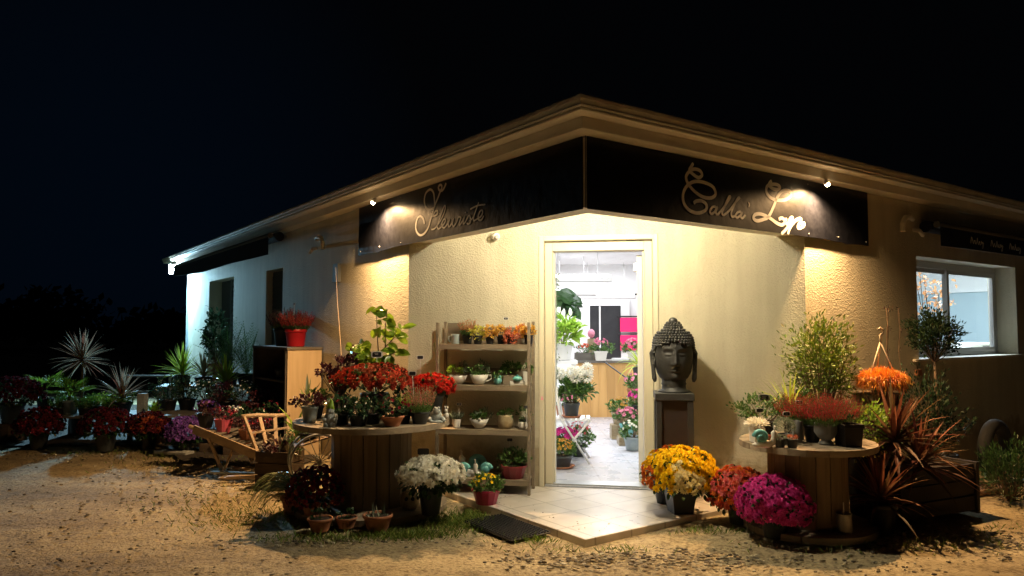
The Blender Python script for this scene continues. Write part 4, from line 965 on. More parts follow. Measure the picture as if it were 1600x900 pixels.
def snail(name, label, loc, rz=0, s=1, g='ceramic snails', body='whitecer', shell='teal', group=True):
    r = thing(name, label, 'ornament', loc, rz, g)
    a = MB(); a.tube([V(q)*s for q in ((.075, 0, .012), (.02, 0, .018), (-.04, 0, .020), (-.072, 0, .035), (-.082, 0, .075), (-.080, 0, .105), (-.088, 0, .125))], [.008*s, .026*s, .028*s, .024*s, .020*s, .022*s, .010*s], 12)
    for q in (-1, 1): a.tube([V((-.082, q*.010, .12))*s, V((-.086, q*.016, .15))*s], [.005*s, .004*s], 6); a.sphere(V((-.086, q*.016, .152))*s, .007*s, seg=8, rings=6)
    a.build('snail_body', body, r, True)
    a = MB(); pts = []; rs = []
    for i in range(30): t = i/29; an = t*4.2*math.pi/1.6; rr = .046*(1-t*.85); pts.append(V((rr*math.cos(an)+.01, .012*t*2, .072+rr*math.sin(an)))*s); rs.append((.024*(1-t*.55))*s)
    a.tube(pts, rs, 12); a.sphere(V((.01, 0, .070))*s, .040*s, sy=.75, seg=14, rings=10); a.build('shell', shell, r, True)
    return r
r_ = sthing('wooden_box_planter', 'small wooden box planter behind the turquoise dish on the third tier', 'planter', 795, 2, .2); a = MB(); a.box(-.05, .05, -.04, .04, 0, .08); a.build('box', 'shelfw', r_); shrub(r_, (.02, 0, .13), (.09, .05, .06), 380, .026, .014, 'g1', 5, (0, 0, .06), clumps=22)
r_ = sthing('turquoise_dish_planter', 'white trough with a turquoise lidded dish at the right of the third tier', 'planter', 808, 2, .29); a = MB(); a.box(-.065, .065, -.035, .035, 0, .035); bevel(a.build('trough', 'whitecer', r_), .006, 2); a = MB(); a.sphere((0, -.02, .055), .042, sz=.55, seg=20, rings=10); a.sphere((0, -.02, .082), .009); a.build('dish', 'teal', r_, True)
r_ = sthing('milk_carton_planter', 'white square pot with green leaves at the far right of the third tier', 'planter', 822, 2, .2); pot(r_, .035, .11, 'whitecer', taper=.95, rim=False, square=True); shrub(r_, (0, 0, .13), (.05, .04, .04), 200, .024, .012, 'g1', 4, (0, 0, .09), clumps=12)
# tier 2
r_ = sthing('plant_pot', 'cream pot with grey green needles at the left of the second tier', 'plant pot', 713, 1, .26); pot(r_, .040, .075, 'whitecer', rim=False); spikes(r_, (0, 0, .07), .05, 60, .08, 'g4', .8, .2, .016, .25, gm='g4')
r_ = sthing('rabbit_figurine', 'tiny cream rabbit figurine on the right rim of the left spool table', 'ornament', 0+695, 1, .24); r_.location = at(697, 5.86, LZ+.003)
a = MB(); a.sphere((0, 0, .03), .022, sz=1.3); a.sphere((0, -.008, .066), .015); a.tube([(-.006, -.005, .075), (-.010, 0, .105)], .005, 6); a.tube([(.006, -.005, .075), (.014, 0, .102)], .005, 6); a.build('body', 'whitecer', r_, True)
r_['group'] = 'ornaments on the left spool'
tagsign('black tag with a white rim standing in the left of the second tier', onshelf(717, 1, .28), .20, w=.05)
r_ = sthing('bowl_planter', 'white footed bowl of leafy plants in the middle of the second tier', 'planter', 748, 1, .28); a = MB(); a.lathe([(.035, 0), (.04, .01), (.06, .03), (.082, .08), (.078, .08), (.05, .03)], seg=26); a.sphere((.005, -.075, .085), .012); a.build('bowl', 'whitecer', r_, True); shrub(r_, (-.03, 0, .11), (.07, .05, .045), 260, .028, .014, 'g1', 4, (0, 0, .05), clumps=16); shrub(r_, (.04, .01, .12), (.07, .05, .045), 260, .024, .009, 'g4', 4, (0, 0, .05), clumps=16, name='silver_foliage')
r_ = sthing('plant_pot', 'round mottled cream and brown pot on the second tier', 'plant pot', 789, 1, .27); a = MB(); a.lathe([(.05, 0), (.066, .03), (.070, .06), (.062, .105), (.066, .118), (.058, .116), (.055, .07)], seg=26); a.build('pot', 'creamcer', r_, True); shrub(r_, (0, 0, .13), (.06, .05, .03), 220, .024, .012, 'g1', 4, (0, 0, .1), clumps=14)
r_ = sthing('geometric_planter', 'small white faceted egg planter at the right of the second tier', 'planter', 817, 1, .29); a = MB(); a.lathe([(.022, 0), (.040, .022), (.036, .05), (.026, .062), (.020, .045)], seg=6); a.build('pot', 'whitecer', r_); shrub(r_, (0, 0, .06), (.014, .014, .01), 40, .012, .006, 'g1', 2, (0, 0, .04), clumps=6)
r_ = sthing('plant_pot', 'dark leafy plant in a black pot behind the faceted egg planter', 'plant pot', 818, 1, .15); pot(r_, .04, .07, 'blackpot'); shrub(r_, (0, 0, .11), (.06, .05, .06), 200, .024, .012, 'g1', 4, (0, 0, .05), clumps=14)
tagsign('black tag at the right end of the second tier', onshelf(823, 1, .24), .18, w=.045, rim=False, marks=0)
# tier 1
snail('snail_figurine', 'tallest ceramic snail with a turquoise shell on the bottom tier', onshelf(741, 0, .2), .15, 1.35)
snail('snail_figurine', 'small front ceramic snail nearest the spool table on the bottom tier', onshelf(722, 0, .31), .0, .95, body='stone')
snail('snail_figurine', 'small ceramic snail just behind the yellow primroses on the bottom tier', onshelf(757, 0, .28), .1, .95)
def facetpot(name, label, loc, r, h, mt): 
    q = thing(name, label, 'plant pot', loc, .2, 'faceted plastic pots'); a = MB(); a.lathe([(r*.72, 0), (r*.98, h*.86), (r*1.06, h*.88), (r*1.06, h), (r*.98, h), (r*.9, h*.86)], seg=12); a.build('pot', mt, q); a = MB(); a.lathe([(r*.92, h*.8), (r*.92, h*.9)], seg=12); a.build('soil', 'soil', q); return q
r_ = facetpot('flower_pot', 'crimson faceted pot of green leaves on the bottom tier', onshelf(802, 0, .26), .118, .11, 'crimpot'); shrub(r_, (0, 0, .15), (.14, .10, .075), 560, .032, .018, 'g1', 6, (0, 0, .1), clumps=34)
tagsign('dark tag stuck in the crimson pot on the bottom tier', onshelf(796, 0, .16), .30, w=.045, rim=False, marks=0)
r_ = facetpot('flower_pot', 'magenta faceted pot of yellow primroses on the ground before the shelf', at(760, 5.90, .03), .112, .115, 'magpot'); shrub(r_, (0, 0, .15), (.125, .11, .065), 520, .034, .019, 'g1', 6, (0, 0, .1), clumps=34)
a = MB()
for _ in range(34): d = rdir(5, 80); petal_flower(a, V((d.x*.12, d.y*.11, .155+d.z*.075)), d, .015, 0, ((5, .2),), .9)
a.build('blooms', 'p_yellow', r_)
# little pink marker on the wall by the frame
r_ = thing('wall_marker', 'tiny pink marker on the door surround above the shelf', 'marker', FC.p(DT0-.02, .012, .80)); a = MB(); a.lathe([(.018, -.016), (.003, .018)], seg=3); a.build('marker_cone', 'p_pink', r_)

# --- left spool top
GL = 'plants on the left spool table'
def lp(px, Y): return at(px, Y, LZ+.001)
r_ = thing('citrus_tree', 'young citrus tree with broad yellow green leaves rising against the wall', 'tree', lp(590, 6.22), 0, GL); pot(r_, .10, .14, 'dkpot')
a = MB(); lf = MB()
def br(p0, p1, r0, r1): a.tube([p0, V(p0).lerp(V(p1), .5)+V((R.uniform(-.02, .02), 0, 0)), p1], [r0, (r0+r1)/2, r1], 6)
sp_ = [((0, 0, .13), (.01, 0, .42)), ((.01, 0, .40), (-.02, 0, .86)), ((.0, 0, .5), (.20, -.02, .72)), ((.01, 0, .44), (-.17, -.03, .60)), ((-.17, -.03, .58), (-.22, 0, .50)), ((.06, 0, .56), (.08, -.04, .88)), ((.0, 0, .45), (.16, -.06, .52)), ((0, 0, .4), (-.1, -.08, .47))]
for p0, p1 in sp_: br(p0, p1, .006, .003)
for p0, p1 in sp_[1:]:
    for _ in range(10):
        t = R.uniform(.3, 1.08); q = V(p0).lerp(V(p1), t); d = rdir(-50, 50)+V((0, 0, -.1)); lf.oval(q, d, R.uniform(.10, .15), R.uniform(.055, .08), 0, up=V((R.uniform(-.5, .5), -1, R.uniform(.0, 1))))
for _ in range(12): q = V((R.uniform(-.1, .14), -.02, R.uniform(.3, .5))); lf.oval(q, rdir(-50, 50), .12, .06, 0, up=V((0, -1, .5)))
a.build('trunk', 'twig', r_, True); lf.build('leaves', 'lemon', r_)
r_ = thing('shrub_pot', 'tall dark purple leaved shrub at the back left of the left spool table', 'shrub', lp(533, 6.10), 0, GL); pot(r_, .09, .14, 'blackpot')
for cx, cz, h in ((-.13, .37, .05), (.0, .42, .09), (.06, .45, .11), (-.05, .33, .06), (.02, .28, .1)): shrub(r_, (cx, 0, cz), (.07, .07, h), 170, .034, .018, 'purplefol', 6, (0, 0, .12), clumps=14)
def redmum(label, px, Y, rpx, pet, zc, **k):
    return mum(label, px, Y, rpx, pet, z=LZ+.001, group='red chrysanthemums on the left spool', **k)
redmum('wide brick red chrysanthemum at the centre of the left spool table', 585, 5.98, 62, ['p_brick', 'p_rust'], 0, hr=.42, nf=300, fs=.030, potr=.11, poth=.20, el0=-12, zone=lambda p, d: R.choice((0, 0, 1)))
redmum('scarlet chrysanthemum at the right rim of the left spool table', 676, 6.02, 33, ['p_red', 'p_brick'], 0, hr=.55, nf=230, fs=.028, potr=.09, poth=.20, el0=-25, zone=lambda p, d: 0 if R.random() < .8 else 1)
r_ = thing('heather_pot', 'pink heather in a grey bowl at the right front of the left spool table', 'heather', lp(656, 5.62), 0, GL); pot(r_, .075, .09, 'dkpot', taper=.7); spikes(r_, (0, 0, .08), .10, 120, .22, 'h_pink', .4, .42, .015, .35)
r_ = thing('flower_pot', 'terracotta bowl of dark red cyclamen at the front of the left spool table', 'flower pot', lp(613, 5.47), 0, GL); pot(r_, .085, .075, 'terra', taper=.62); shrub(r_, (0, 0, .13), (.11, .09, .07), 320, .030, .022, 'glossy', 6, (0, 0, .06), clumps=22)
a = MB()
for _ in range(26): d = rdir(-10, 60); petal_flower(a, V((d.x*.12+(.04), d.y*.10, .12+d.z*.10)), d, .018, 0, ((5, .8),), .8)
a.build('blooms', 'p_wine', r_)
for px, Y, lb in ((560, 5.48, 'low dark leafy plant left of the terracotta cyclamen bowl'), (533, 5.58, 'dark leafy plant right of the gnome figurine'), (582, 5.62, 'dark leafy plant tucked under the brick red chrysanthemum'), (630, 5.8, 'dark leafy plant behind the pink heather')):
    r_ = thing('plant_pot', lb, 'plant pot', lp(px, Y), 0, GL); pot(r_, .07, .08, 'blackpot'); shrub(r_, (0, 0, .13), (.10, .09, .08), 330, .030, .018, 'glossy', 6, (0, 0, .06), clumps=24)
    a = MB()
    for _ in range(9): d = rdir(0, 80); petal_flower(a, V((d.x*.10, d.y*.09, .14+d.z*.09)), d, .012, 0, ((5, .4),), .8)
    a.build('blooms', 'p_white' if px == 560 else 'p_wine', r_)
r_ = thing('plant_pot', 'small lime green plant between the red flowers and the heather', 'plant pot', lp(632, 5.62), 0, GL); pot(r_, .05, .07, 'blackpot'); spikes(r_, (0, 0, .06), .05, 40, .17, 'g3', .4, .2, .018, .4, gm='g1')
r_ = thing('flower_pot', 'pale blue grey pot with dark pansies at the left rim of the left spool table', 'flower pot', lp(484, 5.72), 0, GL); pot(r_, .062, .12, 'bluepot', taper=.8); shrub(r_, (0, 0, .16), (.11, .09, .06), 260, .032, .02, 'purplefol', 6, (0, 0, .1), clumps=18)
r_ = thing('gnome_figurine', 'stone gnome figurine with a pointed hat on the left spool table', 'ornament', lp(516, 5.46), 0, 'ornaments on the left spool')
a = MB(); a.lathe([(.045, 0), (.050, .03), (.044, .07), (.030, .10)], seg=20); a.sphere((-.022, -.035, .012), .022); a.sphere((.022, -.035, .012), .022); a.sphere((0, -.01, .115), .032, seg=16, rings=10); a.sphere((0, -.042, .112), .008); a.tube([(-.045, -.01, .085), (-.052, -.03, .055), (-.02, -.045, .05)], .012, 8); a.tube([(.045, -.01, .085), (.052, -.03, .055), (.02, -.045, .05)], .012, 8); a.build('body', 'stone', r_, True)
a = MB(); a.tube([(0, -.005, .125), (.002, 0, .15), (.008, 0, .18), (.002, -.005, .20)], [.034, .024, .012, .004], 12); a.build('hat', 'g3', r_, True)
r_ = thing('stone_frog', 'pale grey stone frog planter at the right rim of the left spool table', 'ornament', lp(681, 5.72), .3, 'ornaments on the left spool')
a = MB(); a.sphere((0, 0, .045), .05, sz=.9, sy=.8, seg=18, rings=12); a.sphere((.0, -.02, .085), .03, seg=14, rings=10); a.tube([(-.04, 0, .03), (-.055, -.03, .02), (-.045, -.055, .008)], [.02, .016, .012], 8); a.tube([(.04, 0, .03), (.055, -.03, .02), (.045, -.055, .008)], [.02, .016, .012], 8); a.sphere((-.015, -.035, .11), .009); a.sphere((.015, -.035, .11), .009); a.lathe([(.07, 0), (.065, .012)], seg=12, rip=.12, ripn=6); a.build('body', 'stone', r_, True)
r_ = thing('grassy_pot', 'spiky green leaves and small foliage at the far left of the left spool table', 'plant pot', lp(492, 5.95), 0, GL); pot(r_, .07, .10, 'blackpot'); shrub(r_, (0, 0, .17), (.12, .10, .07), 300, .028, .012, 'g1', 6, (0, 0, .08), clumps=20); rosette(r_, (-.06, 0, .1), 7, .22, .028, 'variegated', (45, 85), .4, name='sword_leaves')
tagsign('wide black tag standing before the citrus tree', lp(588, 6.06), .505, w=.095, marks=2)
tagsign('black tag highest above the scarlet chrysanthemum', lp(656, 6.1), .48, w=.062, lean=.0, rim=True, marks=0)
tagsign('black tag on a long white stick rising from the pink heather', lp(648, 5.66), .375, lean=-.02, w=.062, marks=0)

# --- around the left spool base
r_ = thing('flower_pot', 'orange terracotta pot with sparse stems at the foot of the left spool table', 'flower pot', at(590, 5.22, 0), .3, 'terracotta pots at the spool foot'); pot(r_, .10, .115, 'terra', taper=.68)
a = MB()
for _ in range(9): x, y = R.uniform(-.06, .06), R.uniform(-.06, .06); a.strap((x, y, .1), (R.uniform(-.5, .5), R.uniform(-.5, .5), 1), R.uniform(.05, .12), .010, 1, 4)
for _ in range(30): a.dia((R.uniform(-.07, .07), R.uniform(-.07, .07), .105), rdir(10, 60), .03, .012)
a.build('stems', 'g4', r_)
for px, Y, rr, hh, lb in ((541, 5.30, .075, .075, 'low terracotta bowl between the two terracotta pots at the spool foot'), (500, 5.22, .085, .09, 'leftmost terracotta pot in shadow at the spool foot')):
    r_ = thing('flower_pot', lb, 'flower pot', at(px, Y, 0), .3, 'terracotta pots at the spool foot'); pot(r_, rr, hh, 'terra', taper=.7); shrub(r_, (0, 0, hh+.02), (rr*.9, rr*.9, .03), 110, .022, .012, 'g2', 4, (0, 0, hh*.7), clumps=8)
r_ = thing('ceramic_jar', 'cream jar with dark openings beside the white chrysanthemum pot', 'planter', at(640, 5.66, .046), .4); a = MB(); a.lathe([(.05, 0), (.07, .03), (.075, .075), (.06, .12), (.045, .135), (.04, .12)], seg=24); a.build('jar', 'creamcer', r_, True); a = MB()
for u in (-2.2, -1.5, -.8): a.sphere((.066*math.cos(u), .066*math.sin(u), .085), .016, seg=10, rings=6)
a.build('openings', 'dark', r_, True)
tagsign('black tag standing above the white chrysanthemum', at(661, 5.50, .23), .27, w=.085, rim=False, marks=0)
# planter with cart wheel behind
r_ = thing('garden_cart', 'small garden cart planter with a pale rimmed wheel beside the left spool table', 'cart', at(498, 6.35, 0), .35)
a = MB(); rw = .235; pts = [(rw*math.cos(2*math.pi*i/36), 0, .27+rw*math.sin(2*math.pi*i/36)) for i in range(37)]; a.tube(pts, .012, 8, cap=False); wh = a.build('wheel', 'metal', r_, True)
a = MB()
for i in range(8): q = math.pi*i/8; a.tube([(rw*math.cos(q), 0, .27+rw*math.sin(q)), (-rw*math.cos(q), 0, .27-rw*math.sin(q))], .004, 5)
a.build('spokes', 'metal', wh); a = MB(); a.tube([(0, -.03, .27), (0, .30, .27)], .018, 10); a.build('axle', 'metal', r_)
a = MB(); pts = [(rw*math.cos(2*math.pi*i/36), .26, .27+rw*math.sin(2*math.pi*i/36)) for i in range(37)]; a.tube(pts, .012, 8, cap=False); a.build('wheel', 'bluepot', r_, True)
a = MB()
for k in range(5): a.bar((-.22+.02, .03+k*.05, .40+.0), (.30, .03+k*.05, .53), .035, .014)
a.bar((.10, .0, .25), (.32, .0, .56), .03, .02); a.bar((.10, .26, .25), (.32, .26, .56), .03, .02); a.build('slats', 'barrow', r_)
r_ = thing('flower_pot', 'bright yellow flowers in a pot on the garden cart left of the spool table', 'flower pot', at(482, 6.5, .42), 0); pot(r_, .08, .08, 'blackpot'); shrub(r_, (0, 0, .10), (.16, .10, .05), 260, .03, .015, 'g1', 4, (0, 0, .05), clumps=18)
a = MB()
for _ in range(80): petal_flower(a, V((R.uniform(-.06, .18), R.uniform(-.1, .06), R.uniform(.10, .165))), rdir(20, 80), .016, 0, ((6, .3),), .7)
a.build('blooms', 'p_yellow', r_)
r_ = thing('spider_plant', 'trailing strap leaved plant with long pale striped leaves arching onto the gravel', 'plant', at(462, 5.72, 0), 0); pot(r_, .11, .13, 'terra')
a = MB()
for i in range(60):
    an = R.gauss(math.pi*1.02, .6); e = rad(R.uniform(25, 70)); a.strap((0, 0, .12), (math.cos(an)*math.cos(e), math.sin(an)*math.cos(e)*.8, math.sin(e)), R.uniform(.30, .55), .016, 5.2, 9)
a.build('leaves', 'variegated', r_)
r_ = thing('wooden_crate', 'dark wooden crate planter of red leaves and small green plants beside the garden cart', 'crate', at(437, 6.75, 0), -.25)
a = MB()
for z in (0, .105, .21):
    a.box(-.17, .17, -.13, -.115, z+.005, z+.1); a.box(-.17, .17, .115, .13, z+.005, z+.1); a.box(-.17, -.155, -.114, .114, z+.005, z+.1); a.box(.155, .17, -.114, .114, z+.005, z+.1)
a.build('boards', 'crate', r_); a = MB(); a.box(-.154, .154, -.114, .114, .02, .25); a.build('soil', 'soil', r_)
shrub(r_, (-.04, 0, .33), (.14, .10, .08), 300, .034, .02, 'purplefol', 6, (0, 0, .25), clumps=20, name='red_foliage'); shrub(r_, (.12, .02, .38), (.10, .08, .09), 300, .026, .01, 'g1', 6, (0, 0, .25), clumps=20)
a = MB()
for _ in range(5): a.strap((R.uniform(-.03, .1), 0, .28), (R.uniform(-.3, .3), -.2, 1), .2, .022, .5, 4)
a.build('pale_leaves', 'phorm', r_)
r_ = thing('flower_pot', 'single broad green leaved plant standing between the barrow and the spool table', 'flower pot', at(462, 6.9, 0), 0); pot(r_, .07, .42, 'terra'); rosette(r_, (0, 0, .42), 6, .30, .05, 'lemon', (25, 70), 1.2)

# --- wheelbarrow
r_ = thing('wooden_wheelbarrow', 'bleached decorative wooden wheelbarrow tilted down to its wheel on the left', 'wheelbarrow', (-2.9, 7.5, 0), 0, None)
def W(px, py, Y): p = at(px, Y, zat(py, Y)); return p-V((-2.9, 7.5, 0))
A1, B1 = W(301, 667, 7.35), W(402, 710, 7.05); off = V((.10, .52, .02))
for s_ in (V((0, 0, 0)), off):
    a = MB(); N = 8
    for i in range(N): p0 = A1.lerp(B1, i/N)+s_; p1 = A1.lerp(B1, (i+1)/N)+s_; 
    a.tube([A1+s_+V((-.03, 0, .005)), A1.lerp(B1, .3)+s_, A1.lerp(B1, .7)+s_+V((0, 0, -.01)), B1+s_+V((.10, 0, -.02))], [.020, .026, .026, .022], 8); a.build('handle_rail', 'barrow', r_, False)
    top = A1.lerp(B1, .42)+s_
    a = MB(); a.bar(top+V((-.10, 0, .0)), V((top.x+.05, top.y, .0)), .03, .025); a.bar(top+V((.16, 0, -.05)), V((top.x+.05, top.y, .03)), .025, .02); a.build('leg', 'barrow', r_)
a = MB()
for k in range(8): q = A1.lerp(B1, .14+k*.115); a.bar(q+V((0, 0, -.03)), q+off+V((0, 0, -.03)), .085, .014)
a.build('bed_slats', 'cabd', r_)
for s_ in (V((0, -.03, 0)), off):
    a = MB(); a.bar(A1.lerp(B1, .04)+s_+V((0, 0, -.01)), B1+s_+V((0, 0, 0)), .022, .085); a.build('side_board', 'barrow', r_)
a = MB(); h0 = W(378, 651, 7.15); h1 = W(452, 648, 7.7); a.tube([h0, h0.lerp(h1, .3)+V((0, 0, .008)), h0.lerp(h1, .7)-V((0, 0, .004)), h1], .021, 8); a.build('head_rail', 'barrow', r_, True)
a = MB(); a.bar(h0+V((.02, 0, 0)), B1+V((-.0, 0, .02)), .028, .024); a.bar(h1+V((-.02, 0, 0)), B1+off+V((.05, 0, .02)), .028, .024); a.bar(h0.lerp(h1, .35)-V((0, 0, .0)), (B1+off*.35)+V((0, 0, .02)), .035, .018); a.bar(h0.lerp(h1, .68), (B1+off*.68)+V((0, 0, .02)), .035, .018); a.bar(h0.lerp(B1, .45), h1.lerp(B1+off, .45), .04, .016); a.build('head_posts', 'barrow', r_)
a = MB(); wc = B1+off*.5+V((.16, 0, -.04)); wr_ = .13; pts = [(wc.x+wr_*math.cos(2*math.pi*i/24), wc.y, max(.0, wc.z)+.0+wr_*math.sin(2*math.pi*i/24)) for i in range(25)]; a.tube(pts, .016, 8, cap=False)
for i in range(4): q = math.pi*i/4; a.bar((wc.x+wr_*math.cos(q), wc.y, wc.z+wr_*math.sin(q)), (wc.x-wr_*math.cos(q), wc.y, wc.z-wr_*math.sin(q)), .02, .02, up=V((0, 1, 0)))
a.build('wheel', 'barrow', r_)
def wrapped(label, px, py, Y, mt, fol, blooms=None):
    r = thing('flower_pot', label, 'flower pot', at(px, Y, zat(py, Y)), 0, 'pots riding on the barrow'); a = MB(); a.lathe([(.055, 0), (.075, .08), (.092, .15), (.085, .15), (.06, .05)], seg=18, rip=.06, ripn=5); a.build('pot', mt, r); shrub(r, (0, 0, .18), (.13, .11, .08), 260, .03, .018, fol, 6, (0, 0, .1), clumps=20)
    if blooms:
        b = MB()
        for _ in range(30): d = rdir(0, 80); petal_flower(b, V((d.x*.13, d.y*.12, .19+d.z*.09)), d, .016, 0, ((5, .6),), .8)
        b.build('blooms', blooms, r)
wrapped('pot in shiny pink wrap on the barrow', 349, 678, 7.55, 'pinkwrap', 'purplefol', 'p_wine'); wrapped('brown pot beside the pink wrapped one on the barrow', 387, 694, 7.5, 'terra', 'purplefol', 'p_wine')
wrapped('pot of wine red flowers at the handle end of the barrow', 322, 668, 7.7, 'blackpot', 'purplefol', 'p_purple')
wrapped('second purple leaved pot in the barrow bed behind the brown one', 405, 690, 7.65, 'blackpot', 'purplefol', 'p_wine'); wrapped('green leaved pot in the barrow bed behind the pink wrapped one', 362, 676, 7.8, 'blackpot', 'glossy', 'p_white')
# roofing slates / planks lying on the gravel behind the crate
r_ = thing('wooden_planks', 'few pale planks lying on the gravel beneath the barrow', 'planks', at(385, 7.0, 0)); 
for k, (x, y, an, l) in enumerate(((0, 0, .1, .5), (-.1, .12, -.15, .6), (.05, -.13, .25, .35))):
    a = MB(); d = V((math.cos(an), math.sin(an), 0)); a.bar(V((x, y, .012+.02*k))-d*l/2, V((x, y, .012+.02*k))+d*l/2, .05, .018); a.build('plank', 'stone' if k == 1 else 'barrow', r_)

# --- cabinet on the left wall
cb = thing('cabinet', 'open wooden cabinet with a light pine end panel against the left wing wall', 'cabinet', FL.p(4.5, .02, 0), math.atan2(LD.y, LD.x))
# local x along LD, +y outwards (NL)
CT = 1.175; CDp = .39; CLn = 1.28
a = MB(); a.box(0, .028, 0, CDp, .0, CT); a.build('end_panel', 'cabw', cb); a = MB(); a.box(CLn-.028, CLn, 0, CDp, 0, CT); a.build('end_panel', 'cabd', cb)
a = MB(); a.box(-.012, CLn+.01, -.01, CDp+.012, CT+.001, CT+.028); a.build('top', 'cabd', cb)
a = MB(); a.box(.028, CLn-.028, .0, .012, .0, CT); a.build('back', 'cabd', cb)
for z in (.05, .42, .80): a = MB(); a.box(.029, CLn-.029, .013, CDp-.01, z, z+.022); a.build('shelf_board', 'cabd', cb)
a = MB(); a.box(.028, .07, CDp-.001, CDp+.012, .0, CT); a.box(CLn-.07, CLn-.028, CDp-.001, CDp+.012, .0, CT); a.build('front_frame', 'cabd', cb)
def redpot(label, t, n, mt, fol, s=1):
    r = thing('flower_pot', label, 'flower pot', FL.p(t, n, CT+.03), 0, 'pots on the cabinet'); pot(r, .12*s, .20*s, mt, taper=.8); spikes(r, (0, 0, .18*s), .17*s, 150, .26*s, fol, .6, .3, .022, .45, gm='g2'); return r
redpot('bright red pot of heather on the cabinet', 4.85, .20, 'redpot', 'h_red'); redpot('dark pot of heather left of the red one on the cabinet', 5.25, .20, 'blackpot', 'purplefol', 1.05)
tagsign('taller white stick tag in the heather on the cabinet', FL.p(4.92, .2, 1.36), .34, w=.03, marks=0, black=False); tagsign('shorter white stick tag in the heather on the cabinet', FL.p(5.2, .2, 1.36), .22, w=.03, marks=0, black=False)
for k, t in enumerate((4.8, 5.2)):
    r_ = thing('small_pot', ('squat grey pot on the upper shelf inside the cabinet, nearer its pine end' if k == 0 else 'squat grey pot on the upper shelf inside the cabinet, farther from its pine end'), 'pot', FL.p(t, .25, .823)); pot(r_, .07, .10, 'greypot', soil=False)

# --- far left display
def bench(label, px0, px1, Y, z, rz=0, d=.5):
    p0, p1 = at(px0, Y), at(px1, Y); w_ = p1.x-p0.x; r = thing('display_bench', label, 'bench', V(((p0.x+p1.x)/2, Y, 0)), rz, 'low display benches')
    for k in range(4): a = MB(); y0 = -d/2+k*d/4; a.box(-w_/2, w_/2, y0, y0+d/4-.012, z-.025, z); a.build('slat', 'cabd', r)
    for sx in (-1, 1):
        for sy in (-1, 1): a = MB(); a.box(sx*(w_/2-.04)-.025, sx*(w_/2-.04)+.025, sy*(d/2-.05)-.025, sy*(d/2-.05)+.025, 0, z-.026); a.build('leg', 'cabd', r)
    return r
bench('low bench at the far left carrying trays of green seedlings', 82, 228, 9.6, .32, d=.75)
bench('middle bench behind the barrow covered in dark shrubs', 245, 425, 9.2, .38, .1, .7)
bench('higher bench at the foot of the left wing wall under the palms', 255, 402, 10.6, .62, .25, .6)
GM = 'dark chrysanthemums along the left'
mum('dusky red chrysanthemum cut by the left picture edge', 18, 9.4, 42, ['p_wineshade', 'p_wineshade'], z=.22, hr=.62, nf=200, fs=.040, nl=420, detail=False, group=GM, zone=lambda p, d: R.choice((0, 1)))
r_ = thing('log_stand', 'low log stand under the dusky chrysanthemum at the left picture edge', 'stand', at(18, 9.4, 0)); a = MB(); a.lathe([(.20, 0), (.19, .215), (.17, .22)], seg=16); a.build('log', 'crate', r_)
mum('crimson chrysanthemum second from the left edge', 60, 8.75, 33, ['p_wineshade', 'p_wine'], hr=.8, nf=190, fs=.040, nl=420, detail=False, group=GM, zone=lambda p, d: 0 if R.random() < .8 else 1)
mum('flat wine red chrysanthemum in the middle of the left row', 164, 8.6, 37, ['p_wineshade'], hr=.72, nf=210, fs=.040, nl=420, detail=False, group=GM)
mum('rusty red chrysanthemum right of the flat wine red one', 232, 8.75, 31, ['p_wineshade', 'p_rust'], hr=.72, nf=190, fs=.040, nl=420, detail=False, group=GM, zone=lambda p, d: 0 if R.random() < .7 else 1, potr=.09)
mum('violet chrysanthemum beside the barrow handles', 288, 8.5, 27, ['p_purple'], hr=.95, nf=170, fs=.040, nl=420, detail=False, group=GM)
r_ = thing('paving_slab', 'pale slab lying on the ground left of the barrow', 'slab', at(272, 8.4, 0), -.3); a = MB(); a.box(-.22, .22, -.07, .07, .0, .035); bevel(a.build('slab', 'stone', r_), .006, 1)
r_ = thing('cordyline_tree', 'tall slim cordyline with a round burst of pale bronze leaves at the far left', 'tree', at(125, 9.9, 0)); pot(r_, .14, .30, 'blackpot'); a = MB(); a.tube([(0, 0, .25), (.01, 0, .6), (0, 0, .98)], [.022, .018, .016], 8); a.build('trunk', 'twig', r_, True)
rosette(r_, (0, 0, .98), 85, .42, .026, 'cordyg', (-35, 88), .6)
r_ = thing('cordyline', 'low spreading bronze cordyline right of the tall slim one', 'plant', at(190, 9.5, .32)); pot(r_, .12, .16, 'blackpot'); rosette(r_, (0, 0, .2), 55, .42, .026, 'cordyg', (0, 85), 1.1)
for px, lb, pm, Y, z0, hh in ((70, 'lighter fan leaved palm on a short stem at the far left', 'blackpot', 9.8, .32, .28), (108, 'bright green palm in a blue grey pot left of the tall cordyline', 'bluepot', 9.5, .32, .22)):
    r_ = thing('small_palm', lb, 'palm', at(px, Y, z0), 0, 'small palms at the far left'); pot(r_, .10, .18, pm); a = MB(); a.tube([(0, 0, .15), (0, 0, hh)], .02, 8); a.build('trunk', 'twig', r_)
    a = MB()
    for i in range(11):
        an = i*2.4; e = rad(R.uniform(15, 60)); d = V((math.cos(an)*math.cos(e), math.sin(an)*math.cos(e), math.sin(e))); q = V((0, 0, hh)); a.strap(q, d, .16, .010, .5, 3); q2 = q+d*.15; s1 = d.cross(V((0, 0, 1))).normalized()
        for k in range(11): u = (k-5)/5*1.15; a.strap(q2, d*math.cos(u)+s1*math.sin(u), .20*(1-.12*abs(k-5)/5), .020, 1.6, 4)
    a.build('fronds', 'g3', r_)
